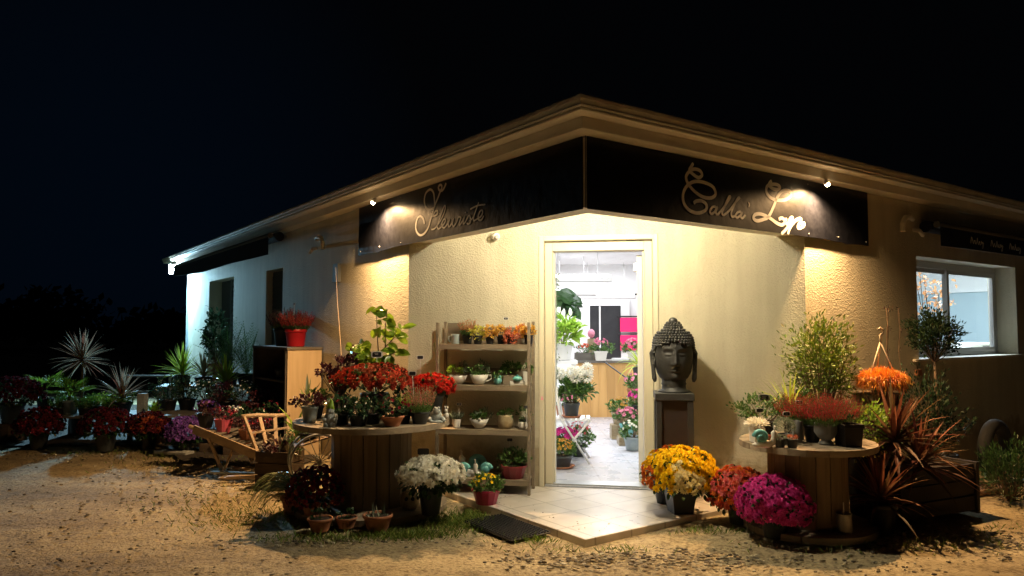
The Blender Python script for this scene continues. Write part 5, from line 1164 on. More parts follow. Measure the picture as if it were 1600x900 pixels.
for i, (px, Y) in enumerate(((92, 9.45), (112, 9.55), (132, 9.4), (152, 9.55), (172, 9.4), (192, 9.5), (100, 9.75), (142, 9.8), (178, 9.8))):
    wh_ = ('left end', 'left end, just behind the first', 'left of centre', 'centre', 'right of centre', 'right end', 'back left', 'back centre', 'back right')[i]
    r_ = thing('seedling_pot', 'green seedlings on the far left bench, '+wh_, 'plant pot', at(px, Y, .321), 0, 'seedling pots on the far left bench'); pot(r_, .075, .09, 'blackpot', seg=14); spikes(r_, (0, 0, .08), .10, 34, .17 if px < 160 else .24, 'g3' if i in (3, 4) else 'g1', .6, .3, .04, .35, bead=6, gm='g1')
r_ = thing('rail', 'thin pale rail behind the far left plants', 'rail', at(222, 11.2, 0)); a = MB(); a.tube([(-.35, 0, .70), (.42, 0, .70)], .014, 8); a.build('bar', 'alu', r_)
for sx in (-.33, .40): a = MB(); a.tube([(sx, 0, 0), (sx, 0, .69)], .02, 8); a.build('post', 'alu', r_)
r_ = thing('wooden_post', 'short grey post behind the rusty chrysanthemum', 'post', at(221, 9.3, 0)); a = MB(); a.box(-.05, .05, -.05, .05, 0, .60); bevel(a.build('post', 'stone', r_), .006, 1)
r_ = thing('flower_pot', 'lime green primrose in a pale pot behind the rusty chrysanthemum', 'flower pot', at(240, 9.15, .24), 0); pot(r_, .09, .12, 'whitecer'); rosette(r_, (0, 0, .12), 26, .15, .05, 'g3', (10, 80), 1.5, 5)
r_ = thing('brick_stack', 'small stack of bricks carrying the lime green primrose', 'bricks', at(240, 9.15, 0))
for k in range(3): a = MB(); a.box(-.12, .12, -.06, .06, .002+k*.08, .077+k*.08); a.build('brick', 'slab', r_)
r_ = thing('yucca', 'bright yellow green yucca at the far left corner of the building', 'plant', at(284, 10.45, .62)); pot(r_, .12, .14, 'blackpot'); rosette(r_, (0, 0, .14), 75, .42, .026, 'yucca', (5, 88), .9)
r_ = thing('phormium', 'bronze and cream phormium right of the yellow green yucca', 'plant', at(318, 10.3, .62)); pot(r_, .12, .12, 'blackpot'); rosette(r_, (0, 0, .12), 45, .36, .03, 'phorm', (10, 85), 1.1)
r_ = thing('camellia', 'camellia with glinting glossy leaves in a red brown pot before the doorway recess', 'shrub', at(336, 11.0, .64)); pot(r_, .12, .26, 'terra'); shrub(r_, (0, 0, .62), (.15, .14, .36), 620, .065, .034, 'glossy', 14, (0, 0, .25), kind='oval', clumps=46)
for px, lb, Y, h in ((358, 'narrow feathery palm nearest the camellia', 10.6, .8), (385, 'broader feathery palm nearest the cabinet', 10.4, .72)):
    r_ = thing('feathery_palm', lb, 'palm', at(px, Y, .62), 0, 'feathery palms by the left wall'); pot(r_, .13, .16, 'blackpot'); fronds(r_, (0, 0, .14), 26, h, 'g1', (48, 88), .9, 18, .11)
r_ = thing('phormium', 'slender strap leaved plant in front of the narrow feathery palm', 'plant', at(352, 10.2, .45)); pot(r_, .1, .2, 'blackpot'); rosette(r_, (0, 0, .2), 40, .42, .03, 'yucca', (20, 88), 1.0)
GD = 'dark leafy pots on the middle bench'
for i, (px, Y, z, fol, blo, lb) in enumerate(((262, 9.4, .38, 'glossy', None, 'glossy dark shrub at the left end of the middle bench'), (292, 9.5, .38, 'glossy', None, 'second glossy dark shrub on the middle bench, below the yucca'), (322, 9.3, .38, 'glossy', 'p_white', 'dark shrub dotted with tiny white flowers on the middle bench'), (352, 9.2, .38, 'purplefol', None, 'purple leaved shrub behind the barrow'), (380, 9.0, .38, 'glossy', 'p_white', 'dark shrub with white dots below the cabinet'), (408, 8.7, .30, 'purplefol', 'p_wine', 'purple shrub with wine red flowers before the cabinet'), (425, 8.3, .20, 'glossy', 'p_wine', 'dark cyclamen with wine red flowers at the foot of the cabinet'), (335, 8.6, .10, 'purplefol', 'p_purple', 'violet flowering shrub low behind the barrow'), (372, 8.4, .15, 'glossy', 'p_wine', 'dark shrub with wine red flowers low behind the barrow'))):
    r_ = thing('shrub_pot', lb, 'shrub', at(px, Y, z), 0, GD); pot(r_, .11, .14, 'blackpot', seg=16); shrub(r_, (0, 0, .24), (.20, .17, .13), 420, .038, .020, fol, 8, (0, 0, .12), clumps=34)
    if blo:
        a = MB()
        for _ in range(26): d = rdir(0, 85); petal_flower(a, V((d.x*.21, d.y*.18, .25+d.z*.15)), d, .015, 0, ((5, .5),), .8)
        a.build('blooms', blo, r_)
for px, Y, z in ((408, 8.7, .30), (425, 8.3, .20), (335, 8.6, .10), (372, 8.4, .15)):
    r_ = thing('plinth_block', 'low dark block carrying a potted shrub '+{408: 'before the cabinet', 425: 'at the foot of the cabinet', 335: 'behind the pink wrapped pot of the barrow', 372: 'behind the head rail of the barrow'}[px], 'block', at(px, Y, 0), 0, 'low plant blocks'); a = MB(); a.box(-.13, .13, -.12, .12, 0, z-.001); bevel(a.build('block', 'crate', r_), .005, 1)

# --- right spool top
GRt = 'plants on the right spool table'
def rp_(px, Y): return at(px, Y, RZ+.001)
r_ = thing('succulent_pot', 'silvery succulent in a white square pot at the left rim of the right spool table', 'succulent', rp_(1183, 5.24), .2, GRt); pot(r_, .045, .10, 'whitecer', taper=.9, rim=False, square=True); a = MB()
for _ in range(90): d = rdir(0, 85); a.oval(V((d.x*.05, d.y*.05, .11+d.z*.02)), d+V((0, 0, .2)), .05, .016)
a.build('leaves', 'p_white', r_)
snail('snail_planter', 'turquoise snail planter on the left front of the right spool table', rp_(1192, 5.02), math.pi*1.0-.25, .9, g='ornaments on the right spool')
r_ = thing('brown_bowl_planter', 'rust brown succulent bowl behind the turquoise snail planter', 'planter', rp_(1196, 5.16), 0, GRt); pot(r_, .045, .06, 'terra', rim=False); shrub(r_, (0, 0, .07), (.05, .045, .02), 120, .02, .01, 'rustfol', 3, (0, 0, .05), clumps=10)
for px, Y, lb in ((1219, 5.0, 'left of the two tiny black pots on the right spool table'), (1238, 4.98, 'right of the two tiny black pots on the right spool table')):
    r_ = thing('tiny_pot', lb, 'plant pot', rp_(px, Y), 0, 'tiny black pots'); pot(r_, .038, .06, 'dkpot', taper=.75); shrub(r_, (0, 0, .062), (.035, .035, .012), 90, .02, .008, 'rustfol' if px > 1230 else 'g4', 3, (0, 0, .05), clumps=8)
r_ = thing('cushion_plant', 'round fuzzy grey cushion plant behind the two tiny pots', 'plant pot', rp_(1226, 5.14), 0, GRt); pot(r_, .05, .07, 'dkpot'); a = MB()
for _ in range(1100): d = rdir(-25, 90); a.dia(V((d.x*.062, d.y*.062, .12+d.z*.05)), d+rdir()*.4, .018, .0035)
a.build('foliage', 'g4', r_); 
r_ = thing('dark_pot', 'slim grey vase beside the cushion plant', 'pot', rp_(1246, 5.22), 0, GRt); pot(r_, .04, .15, 'greypot', taper=.8, rim=False); 
r_ = thing('urn_planter', 'grey footed urn in the middle of the right spool table', 'planter', rp_(1291, 5.12), 0, GRt); a = MB(); a.lathe([(.045, 0), (.05, .012), (.032, .03), (.055, .05), (.078, .085), (.078, .145), (.082, .15), (.074, .15), (.06, .08)], seg=28); a.build('urn', 'greypot', r_, True)
a = MB(); a.lathe([(.07, .12), (.07, .135)], seg=20); a.build('soil', 'soil', r_); spikes(r_, (0, 0, .13), .13, 190, .22, 'h_red', .7, .3, .015, .4)
for px, Y, lb in ((1246, 5.36, 'leftmost rose heather on the right spool table'), (1270, 5.24, 'rose heather between the leftmost one and the urn'), (1316, 5.28, 'rightmost rose heather on the right spool table')):
    r_ = thing('heather_pot', lb, 'heather', rp_(px, Y), 0, 'rose heathers on the right spool table'); pot(r_, .058, .12, 'blackpot'); spikes(r_, (0, 0, .12), .11, 160, .23, 'h_red', .7, .3, .015, .4)
r_ = thing('black_square_pot', 'big black square pot at the right front of the right spool table', 'pot', rp_(1326, 5.06), .15, GRt); pot(r_, .075, .15, 'blackpot', taper=.85, square=True); shrub(r_, (0, 0, .17), (.06, .06, .03), 120, .02, .01, 'g2', 3, (0, 0, .1), clumps=8)
r_ = thing('groundcover_pot', 'dark trailing green plant at the back left of the right spool table', 'plant pot', rp_(1196, 5.46), 0, GRt); pot(r_, .075, .12, 'blackpot'); shrub(r_, (-.02, 0, .21), (.19, .13, .10), 900, .026, .015, 'g1', 8, (0, 0, .1), clumps=44)
r_ = thing('strappy_plant', 'yellow striped grassy plant at the back of the right spool table', 'plant pot', rp_(1236, 5.58), 0, GRt); pot(r_, .06, .14, 'blackpot'); rosette(r_, (0, 0, .14), 26, .34, .020, 'yucca', (20, 85), 2.6)
r_ = thing('shrub_pot', 'light green leafy shrub before the tall olive bush', 'shrub', at(1262, 5.70, .60), 0, GRt); pot(r_, .07, .12, 'blackpot'); shrub(r_, (0, 0, .20), (.17, .11, .12), 800, .030, .016, 'g1', 8, (0, 0, .1), clumps=40)
tagsign('white rimmed black price tag over the trailing green plant', rp_(1195, 5.40), .295, w=.085, marks=3)
tagsign('price tag among the rose heathers', rp_(1250, 5.28), .27, w=.055, marks=3); tagsign('price tag behind the cushion plant', rp_(1230, 5.2), .20, w=.055, marks=3); tagsign('faint tag behind the silvery succulent', rp_(1188, 5.32), .21, w=.06, marks=0)
r_ = thing('plant_stand', 'dark block stand behind the right spool table carrying the light green shrub', 'stand', at(1262, 5.86, 0), 0); a = MB(); a.box(-.12, .12, -.10, .10, 0, .598); bevel(a.build('block', 'crate', r_), .006, 1)
bpy.data.objects['plant_stand'].location.y = 5.80
r_ = thing('olive_bush', 'tall rounded olive bush lit yellow green against the wall behind the right spool table', 'bush', at(1289, 5.86, 0)); pot(r_, .14, .62, 'dkpot', taper=.75)
shrub(r_, (0, 0, 1.14), (.27, .24, .36), 3300, .042, .015, 'g5', 34, (0, 0, .6), clumps=150, upb=.45, shell=.2)
a = MB()
for i in range(9): an = i*.7; a.tube([(0, 0, .6), (math.cos(an)*.08, math.sin(an)*.08, .85), (math.cos(an)*.18, math.sin(an)*.16, 1.15)], [.008, .006, .003], 5)
a.build('branches', 'twig', r_)
r_ = thing('golden_shrub', 'golden leaved spreading shrub under the hanging basket', 'shrub', at(1352, 5.55, 0)); pot(r_, .13, .55, 'blackpot'); shrub(r_, (.02, 0, .70), (.20, .16, .13), 900, .030, .018, 'g3', 10, (0, 0, .5), clumps=60); shrub(r_, (.0, -.03, .50), (.17, .14, .10), 300, .030, .018, 'ylwfol', 10, (0, 0, .45), clumps=24, name='lower_foliage')
r_ = thing('wooden_stump', 'tall ribbed grey stump carrying the orange hanging basket', 'stump', at(1372, 5.88, 0)); a = MB(); cyl_board_ring(a, .17, 0, .90, 14, .17); a.build('staves', 'spool', r_); a = MB(); a.lathe([(.155, .2), (.16, .902)], seg=20); a.build('core', 'crate', r_)
r_ = thing('hanging_basket', 'hanging basket of orange trailing succulents with its ivory hook standing upright', 'hanging basket', at(1378, 5.76, .905)); a = MB(); a.lathe([(.06, 0), (.09, .03), (.115, .09), (.12, .10), (.11, .10), (.08, .04)], seg=26); a.build('basket', 'greypot', r_, True)
a = MB()
for _ in range(2400): 
    an = R.uniform(0, 6.3); k = math.sqrt(R.random()); q = V((math.cos(an)*.165*k, math.sin(an)*.15*k, .10+.05*(1-k*k)+R.uniform(0, .025))); d = V((math.cos(an)*k*.9, math.sin(an)*k*.9, .6))+rdir()*.8
    a.strap(q, d, R.uniform(.03, .065), .0042, 22*k, 3)
for _ in range(1500):
    an = R.uniform(0, 6.3); rr = R.uniform(.10, .17); a.strap((math.cos(an)*rr, math.sin(an)*rr*.9, R.uniform(.05, .13)), V((math.cos(an), math.sin(an), R.uniform(-.5, .8)))+rdir()*.7, R.uniform(.04, .10), .0042, 24, 5)
a.build('trailing_stems', 'succ', r_)
for sx, sy in ((-1, -.3), (1, -.3), (.1, 1)): 
    a = MB(); a.tube([(sx*.11, sy*.11, .11), (0, 0, .40)], .007, 6); a.build('strap', 'hook', r_, True)
a = MB(); a.tube([(0, 0, .385), (0, 0, .43), (.003, 0, .45), (.022, 0, .468), (.024, 0, .49), (.0, 0, .507), (-.018, 0, .495)], .009, 8); a.build('hook', 'hook', r_, True)
# bronze climber behind the hook
r_ = thing('climbing_stems', 'thin dark red climber on the wall behind the ivory hook', 'climber', FR.p(3.75, .06, 0)); a = MB(); b_ = MB()
for i in range(3):
    pts = []; x = R.uniform(-.12, .12)
    for k in range(9): pts.append(V((RD.x*x, RD.y*x, .2*k)) ); x += R.uniform(-.05, .05)
    a.tube(pts, .004, 5)
    for p in pts[3:]:
        for _ in range(3): b_.dia(p+rdir()*.02, rdir(), .035, .010)
a.build('stems', 'twig', r_, True); b_.build('leaves', 'purplefol', r_)
# red cordyline in planter
r_ = thing('planter_box', 'dark wooden planter box on the right under the red cordyline', 'planter', at(1432, 5.72, 0), .45); a = MB()
for k in range(3):
    z0 = .02+k*.12; a.box(-.42, .42, -.19, -.165, z0, z0+.11); a.box(-.42, .42, .165, .19, z0, z0+.11); a.box(-.42, -.395, -.164, .164, z0, z0+.11); a.box(.395, .42, -.164, .164, z0, z0+.11)
a.build('boards', 'darkwood', r_); a = MB(); a.box(-.394, .394, -.164, .164, .05, .34); a.build('soil', 'soil', r_)
for sx in (-1, 1): a = MB(); a.box(sx*.43-.018, sx*.43+.018, -.21, .21, .0, .385); a.build('end_board', 'darkwood', r_)
r_ = thing('red_cordyline', 'spiky red bronze cordyline bursting from the right planter box', 'plant', at(1398, 5.50, .34)); a = MB(); a.tube([(0, 0, 0), (0, .0, .16)], [.035, .028], 8); a.build('trunk', 'twig', r_, True)
rosette(r_, (0, 0, .22), 76, .47, .036, 'cordy', (-40, 88), .85); rosette(r_, (.14, -.08, .06), 56, .42, .032, 'cordy', (-20, 80), 1.3, name='lower_leaves')
r_ = thing('red_cordyline', 'smaller dark bronze cordyline at the front left of the big red one', 'plant', at(1378, 5.20, 0)); pot(r_, .10, .2, 'blackpot'); rosette(r_, (0, 0, .2), 60, .40, .028, 'cordy', (-10, 85), 1.4)
r_ = thing('tin_can_planter', 'ribbed tin can standing in front of the right spool table', 'planter', at(1320, 5.02, 0)); a = MB(); pr = [(.050, 0)]
for k in range(15): pr += [(.050, .012+k*.010), (.046, .017+k*.010)]
pr += [(.052, .165), (.052, .17), (.046, .168), (.045, .10)]; a.lathe(pr, seg=26); a.build('can', 'zinc', r_, True)
a = MB(); a.tube([(0, 0, .10), (-.004, 0, .24)], .004, 6); a.build('stick', 'tagrim', r_)
# small topiary and shrubs by right wall
r_ = thing('topiary_tree', 'clipped box topiary on a thin stem before the right window', 'tree', at(1466, 6.75, 0)); pot(r_, .16, .28, 'blackpot'); a = MB(); a.tube([(0, 0, .2), (.012, 0, .7), (0, 0, 1.2)], [.016, .013, .012], 8); a.build('trunk', 'twig', r_, True)
shrub(r_, (0, 0, 1.34), (.20, .20, .20), 3200, .036, .014, 'g_shade', 20, (0, 0, 1.1), clumps=80, upb=.7, shell=.3); a = MB(); a.sphere((0, 0, 1.26), .12, seg=14, rings=8, sz=.7); 
r_ = thing('dark_bush', 'dark loose bush beneath the topiary on the right', 'bush', at(1455, 6.45, 0)); pot(r_, .16, .25, 'blackpot'); shrub(r_, (0, 0, .66), (.30, .22, .36), 1700, .045, .016, 'g_shade', 26, (0, 0, .2), clumps=90, upb=.8, shell=.2)  # leaf colour darkened to look unlit though the right spotlight reaches it
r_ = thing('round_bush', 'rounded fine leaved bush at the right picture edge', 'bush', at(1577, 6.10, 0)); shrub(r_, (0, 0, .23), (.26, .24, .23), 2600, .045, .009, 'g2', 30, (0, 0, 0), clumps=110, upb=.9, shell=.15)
r_ = thing('paving_slab', 'reddish paving slab lying left of the rounded bush on the right', 'slab', at(1522, 6.55, 0), .3); a = MB(); a.box(-.22, .22, -.20, .20, .0, .04); bevel(a.build('slab', 'slab', r_), .006, 1)
r_ = thing('old_tyre', 'black tyre leaning on the right wall behind the rounded bush', 'tyre', at(1556, 6.85, .19), math.atan2(RD.y, RD.x)); a = MB(); pts = [(.23*math.cos(2*math.pi*i/40), .0, .23*math.sin(2*math.pi*i/40)+.10) for i in range(41)]; a.tube(pts, .058, 14, cap=False); o = a.build('tyre_body', 'dullrubber', r_, True)
r_ = thing('wall_socket', 'small cream outdoor socket on the right wall under the window sill corner', 'socket', FR.p(4.28, .0, .98)); a = MB(); a.boxf(Fr(V((0, 0, 0)), RD, NR), -.04, .04, 0, .035, -.03, .03); bevel(a.build('socket_body', 'terra', r_), .005, 1)

# ================================================================== INSIDE THE SHOP
ct = thing('shop_counter', 'honey pine shop counter across the back of the shop', 'counter', (1.15, 11.55, .04))
a = MB()
for k in range(26): x = -1.75+k*.13; a.box(x+.001, x+.129, 0, .02, 0, .84)
a.build('front_boards', 'counter', ct); a = MB(); a.box(-1.8, 1.6, -.05, .65, .842, .875); bevel(a.build('worktop', 'cabd', ct), .005, 1); a = MB(); a.box(-1.7, 1.5, .021, .6, 0, .84); a.build('body', 'counter', ct)
bw = thing('back_door', 'white framed glass door dark with night behind the counter', 'door', (1.70, 13.58, .04))
a = MB()
for x0, x1, z0, z1 in ((-.46, -.27, 0, 1.93), (.30, .46, 0, 1.93), (-.27, .30, 1.80, 1.93), (-.27, .30, 0, .55)): a.box(x0, x1, -.06, 0, z0, z1)
a.build('frame', 'white', bw); a = MB(); a.box(-.269, .299, -.03, -.002, .551, 1.799); a.build('pane', 'black', bw); a = MB(); a.box(-.10, -.07, -.045, -.031, .56, 1.79); a.build('glazing_bar', 'white', bw)
r_ = thing('curtain_rail', 'thin dark rail above the glass back door', 'rail', (1.70, 13.52, 2.03)); a = MB(); a.tube([(-.30, 0, -.02), (.62, 0, .02)], .014, 8); a.build('rod', 'black', r_)
pk = thing('pink_cloth_roll', 'fuchsia pink cloths hung over two rods on the back wall', 'cloth', (2.16, 13.50, 0))
for z0, z1 in ((1.36, 1.62), (1.02, 1.30)): a = MB(); a.box(-.18, .38, -.02, .0, z0, z1); a.build('cloth', 'pinkcloth', pk)
for z in (1.64, 1.32): a = MB(); a.tube([(-.22, -.03, z), (.42, -.03, z)], .012, 8); a.build('rod', 'black', pk)
for i, (px, py, Y, x0, x1, lb) in enumerate(((910, 437, 10.5, -.55, .42, 'nearest long white ceiling strip light in the shop'), (898, 459, 12.0, -.45, .35, 'farther white ceiling strip light in the shop'), (962, 464, 13.1, -.7, .35, 'farthest white ceiling strip light in the shop near the back wall'))):
    r_ = thing('strip_light', lb, 'lamp', at(px, Y, zat(py, Y)), 0, 'strip lights in the shop'); a = MB(); a.box(x0, x1, -.07, .07, -.035, .03); bevel(a.build('housing', 'alu', r_), .012, 2); a = MB(); a.tube([(x0+.02, 0, .055), (x1-.02, 0, .055)], .018, 8); a.build('tube', 'tubem', r_)
    for x in (x0+.2, x1-.2): 
        a = MB(); a.tube([(x, 0, .03), (x, 0, 2.6-r_.location.z)], .004, 5); a.build('hanger', 'metal', r_)
def ipot(label, px, pyb, Y, r, h, mt, name='flower_pot', z=None, saucer=False):
    q = thing(name, label, 'flower pot', at(px, Y, zat(pyb, Y) if z is None else z), 0, 'pots inside the shop'); pot(q, r, h, mt)
    if saucer: a = MB(); a.lathe([(r*1.0, -.002), (r*1.25, .02), (r*1.2, .02), (r*.9, .004)], seg=22); a.build('saucer', 'terra', q, True)
    return q
def flow(q, z, r, n, pet, fs=.02, up=0):
    a = MB()
    for _ in range(n): d = rdir(up, 85); petal_flower(a, V((d.x*r, d.y*r, z+d.z*r*.7)), d, fs, 0, ((6, .4), (4, 1)), .6)
    return a.build('blooms', pet, q)
# folding chair (white metal bistro) with pots
ch = thing('folding_chair', 'white metal folding bistro chair just inside the doorway on the left', 'chair', at(897, 7.75, .04), -.1); wx = .19
for s_ in (-1, 1):
    a = MB(); a.tube([(-.20, s_*wx, .86), (-.13, s_*wx, .45), (.16, s_*wx, 0)], .012, 8); a.build('front_leg', 'white', ch, True); a = MB(); a.tube([(.17, s_*(wx-.02), .44), (-.20, s_*(wx-.02), 0)], .012, 8); a.build('rear_leg', 'white', ch, True)
a = MB()
for k in range(7): a.box(-.17+k*.05, -.135+k*.05, -wx, wx, .432, .448)
a.build('seat', 'white', ch); a = MB()
for k in range(3): a.bar((-.185+.02*k, -wx, .82-.09*k), (-.185+.02*k, wx, .82-.09*k), .012, .05)
a.build('backrest', 'white', ch)
q = ipot('anthracite pot of huge white chrysanthemum balls on the folding chair', 893, 0, 7.72, .085, .15, 'dkpot', z=.492, saucer=True); shrub(q, (.02, 0, .28), (.17, .14, .13), 520, .065, .034, 'g1', 10, (0, 0, .12), kind='oval', clumps=44)
a = MB()
for x, y, z in ((-.13, -.08, .46), (-.0, -.10, .47), (.16, -.06, .50), (.07, .05, .46), (.15, -.12, .43), (-.17, .02, .44), (.04, -.12, .42)):
    for i in range(60): s_ = -1+2*(i+.5)/60; e = math.asin(s_); an = i*2.4; d = V((math.cos(an)*math.cos(e), math.sin(an)*math.cos(e), s_)); a.oval(V((x, y, z))+d*.036, d+V((0, 0, .3)), .040, .026, 0)
a.build('blooms', 'p_white', q)
q = ipot('black pot of orange and pink blooms standing on the shop floor near the threshold', 877, 0, 7.35, .11, .12, 'dkpot', z=.045, saucer=True); shrub(q, (0, 0, .19), (.13, .11, .07), 380, .04, .022, 'g1', 6, (0, 0, .1), clumps=28); flow(q, .19, .125, 60, 'ochre', .018)
q = ipot('magenta cyclamen behind the orange blooms on the shop floor', 884, 0, 7.75, .08, .12, 'dkpot', z=.045); shrub(q, (0, 0, .18), (.13, .10, .06), 240, .045, .03, 'g1', 6, (0, 0, .1), clumps=20); flow(q, .24, .13, 50, 'p_magenta', .034)
q = ipot('pot of salmon blooms and broad leaves under the folding chair', 903, 0, 8.0, .09, .13, 'dkpot', z=.045); shrub(q, (0, 0, .22), (.15, .12, .10), 360, .05, .03, 'g1', 6, (0, 0, .1), clumps=30); flow(q, .26, .14, 34, 'p_pinksal', .02)
q = ipot('pink blooms in front of the counter beside the folding chair back', 880, 0, 8.9, .09, .14, 'terra', z=.35); shrub(q, (0, 0, .2), (.15, .12, .10), 300, .05, .03, 'g1', 6, (0, 0, .1), clumps=24); flow(q, .22, .14, 40, 'p_pink', .028)
r_ = thing('low_table', 'small white table behind the folding chair', 'table', at(880, 8.95, .04)); a = MB(); a.box(-.25, .25, -.2, .2, .27, .30); a.build('top', 'white', r_)
for sx in (-.22, .22):
    for sy in (-.17, .17): a = MB(); a.box(sx-.015, sx+.015, sy-.015, sy+.015, 0, .27); a.build('leg', 'white', r_)
q = ipot('peace lily with ivory spathes in a lilac pot on the tall white stool', 879, 0, 9.35, .13, .20, 'iwhite', z=1.02); shrub(q, (0, 0, .32), (.20, .18, .17), 230, .14, .045, 'g3', 10, (0, 0, .15), kind='oval', clumps=36)
a = MB()
for _ in range(8): x, y = R.uniform(-.1, .14), R.uniform(-.1, .1); z = R.uniform(.45, .62); a.oval((x, y, z), (R.uniform(-.3, .3), -.2, 1), .11, .05, 0, up=V((0, -1, 0)))
a.build('blooms', 'ivory', q)
r_ = thing('tall_stool', 'tall white stool carrying the peace lily', 'stool', at(879, 9.35, .04)); a = MB(); a.box(-.18, .18, -.18, .18, .93, .975); a.build('seat', 'white', r_)
for sx in (-.14, .14):
    for sy in (-.14, .14): a = MB(); a.box(sx-.02, sx+.02, sy-.02, sy+.02, 0, .93); a.build('leg', 'white', r_)
q = ipot('monstera with large drooping leaves behind the peace lily', 872, 0, 10.6, .16, .3, 'whitecer', z=.93); a = MB()
for i in range(12):
    an = R.uniform(-1.2, 1.2); a.oval(V((R.uniform(-.05, .15), R.uniform(-.1, .1), R.uniform(.75, .98))), V((math.sin(an)+.3, R.uniform(-.4, .2), R.uniform(-.7, .4))), R.uniform(.22, .32), .18, 0, up=V((0, -1, .6)))
a.build('leaves', 'g2', q); a = MB()
for i in range(5): a.tube([(0, 0, .25), (.04*i-.05, 0, .6), (.03*i, 0, .9)], .008, 6)
a.build('stems', 'twig', q)
r_ = thing('side_cabinet', 'white cabinet in the left corner of the shop under the monstera', 'cabinet', at(866, 10.7, .04)); a = MB(); a.box(-.25, .25, -.2, .2, 0, .888); bevel(a.build('body', 'white', r_), .005, 1)
CTZ = .04+.876
r_ = thing('wooden_box_planter', 'brown wooden box of pink buds on the counter', 'planter', at(914, 11.65, CTZ)); a = MB(); a.box(-.16, .13, -.08, .08, 0, .12); a.build('box', 'cabd', r_); shrub(r_, (-.02, 0, .17), (.13, .07, .06), 160, .04, .02, 'g1', 4, (0, 0, .1), clumps=14); flow(r_, .19, .1, 16, 'p_coral', .025)
r_ = thing('candle_bottle', 'pale yellow bottle with pink stopper on the counter', 'bottle', at(924, 11.9, CTZ)); a = MB(); a.box(-.06, .06, -.04, .04, 0, .34); bevel(a.build('bottle_body', 'creamcer', r_), .01); a = MB(); a.sphere((0, 0, .42), .06, sz=1.2); a.build('stopper', 'p_pink', r_)
r_ = thing('flower_pot', 'white trough of pink cyclamen in the middle of the counter', 'flower pot', at(938, 11.55, CTZ), 0, 'white pots on the counter'); pot(r_, .11, .15, 'whitecer', square=True); shrub(r_, (0, 0, .2), (.19, .12, .08), 300, .05, .03, 'g1', 6, (0, 0, .1), clumps=24); flow(r_, .26, .12, 18, 'p_pink', .035)
r_ = thing('flower_pot', 'pale pot of pink blooms at the right end of the counter view', 'flower pot', at(990, 11.6, CTZ), 0, 'white pots on the counter'); pot(r_, .10, .14, 'whitecer'); shrub(r_, (0, 0, .2), (.16, .12, .08), 300, .05, .03, 'g1', 6, (0, 0, .1), clumps=24); flow(r_, .26, .12, 22, 'p_pink', .035)
r_ = thing('paper_stack', 'low stack of papers on the counter', 'papers', at(968, 11.62, CTZ), .1); a = MB()
for k in range(4): a.box(-.13+.01*k, .12+.01*k, -.09, .09, .001+k*.009, .009+k*.009)
a.build('sheets', 'white', r_)
# right side pots inside
for px, Y, z, r0, pm, fol, pet, fs, lb in ((968, 9.3, .22, .10, 'creamcer', 'g1', 'ochre', .02, 'taupe pot with yellow green leaves inside the doorway on the right'), (980, 8.8, .14, .09, 'teal', 'g1', 'p_pink', .035, 'dark teal pot of pink orchids inside on the right'), (990, 8.4, .045, .11, 'bluepot', 'g1', 'p_white', .02, 'pale grey pot of leaves nearest the threshold on the right'), (992, 9.5, .50, .10, 'terra', 'g1', 'p_pink', .03, 'reddish pot with pink blooms on the right side stand'), (999, 9.0, .34, .08, 'blackpot', 'g1', 'p_magenta', .03, 'pot of magenta orchids beside the door leaf')):
    q = ipot(lb, px, 0, Y, r0, .15, pm, z=z); shrub(q, (0, 0, .2), (.14, .12, .09), 300, .045, .026, fol, 6, (0, 0, .12), clumps=24); flow(q, .24, .13, 24, pet, fs)
    if z > .1:
        r_ = thing('plant_block', 'pale block carrying the '+lb.split(' inside')[0].split(' on the')[0].split(' beside')[0], 'block', at(px, Y, .04), 0, 'pale blocks inside the shop'); a = MB(); a.box(-.11, .11, -.10, .10, 0, z-.042); bevel(a.build('block', 'creamcer', r_), .005, 1)
q = ipot('yellow green grassy palm leaning in behind the door leaf', 1000, 0, 9.9, .1, .15, 'dkpot', z=.75); rosette(q, (0, 0, .15), 34, .40, .026, 'yucca', (-10, 88), 2.0)
r_ = thing('plant_block', 'tall pale block carrying the grassy palm', 'block', at(1000, 9.9, .04), 0, 'pale blocks inside the shop'); a = MB(); a.box(-.12, .12, -.12, .12, 0, .708); a.build('block', 'creamcer', r_)
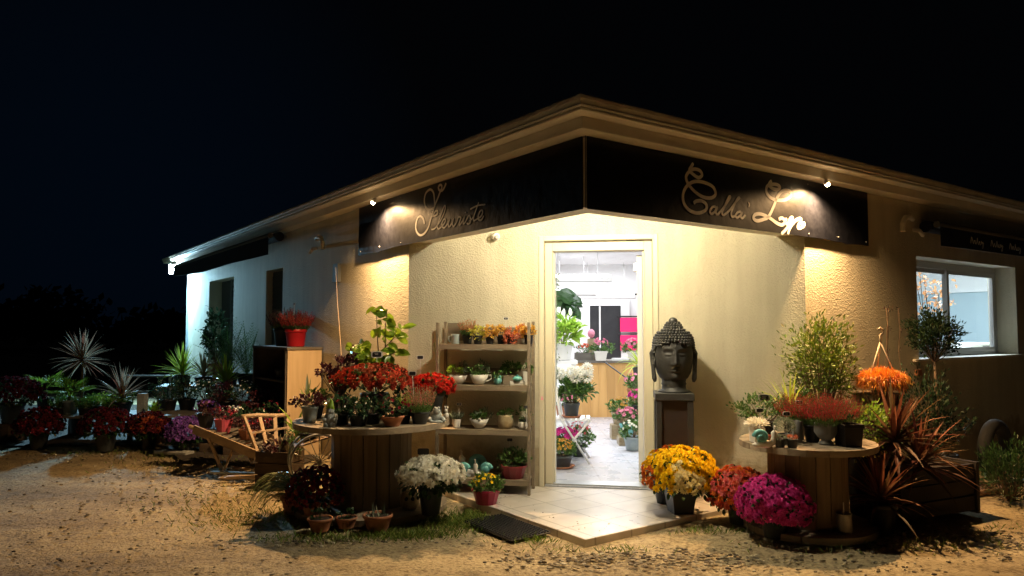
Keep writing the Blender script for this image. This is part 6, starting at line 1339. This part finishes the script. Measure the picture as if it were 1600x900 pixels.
r_ = thing('metal_rod', 'thin dark rod leaning from the counter edge', 'rod', at(975, 10.9, .04)); a = MB(); a.tube([(-.22, .4, .86), (.20, -.3, .52)], .012, 6); a.build('rod', 'black', r_)
a = MB(); a.tube([(.20, -.3, .52), (.20, -.3, .0)], .012, 6); a.build('support', 'black', r_)
# glittering garland hanging at the left jamb
r_ = thing('garland', 'dark sparkling garland hanging inside the left door jamb', 'garland', FC.p(DT0+.085, -.24, 0)); a = MB()
for i in range(60): a.dia(V((R.uniform(-.01, .015), R.uniform(-.01, .01), .95+i*.016)), rdir(), .035, .018)
a.tube([(0, 0, .95), (0, 0, 1.92)], .003, 5); a.build('beads', 'g4', r_)
# room behind the right window
r_ = thing('autumn_leaf_plant', 'plant with orange autumn leaves standing inside the right window', 'plant', at(1462, 8.9, 0)); pot(r_, .16, .45, 'bluepot', z=.8); a = MB(); b_ = MB()
for i in range(16):
    x = R.uniform(-.32, .2); z = R.uniform(1.5, 2.1); a.tube([(0, 0, 1.2), (x*.5, 0, 1.4), (x, R.uniform(-.1, .1), z)], .004, 5)
    for _ in range(10): b_.oval(V((x+R.gauss(0, .05), R.gauss(0, .06), z+R.gauss(0, .09))), rdir(), .06, .045)
a.build('branches', 'twig', r_); b_.build('leaves', 'maple', r_)
r_ = thing('work_table', 'white table inside the right window', 'table', V((6.0, 9.9, .04)), .63); a = MB(); a.box(-1.2, 1.2, -.4, .4, .93, .97); a.build('top', 'iwhite', r_)
for sx in (-1.1, 1.1):
    for sy in (-.33, .33): a = MB(); a.box(sx-.03, sx+.03, sy-.03, sy+.03, 0, .93); a.build('leg', 'iwhite', r_)
r_ = thing('till_machine', 'small white machine with a dark screen inside the right window', 'machine', V((6.05, 9.75, 1.011)), .5); a = MB(); a.box(-.25, .25, -.15, .15, 0, .22); bevel(a.build('casing', 'white', r_), .02, 2); a = MB(); a.box(.02, .2, -.156, -.151, .05, .18); a.build('screen', 'shutter', r_)
tt = thing('pot_stand', 'low stand under the autumn leaf plant inside the right window', 'stand', at(1462, 8.9, .04)); a = MB(); a.box(-.2, .2, -.2, .2, 0, .758); a.build('block', 'iwhite', tt)
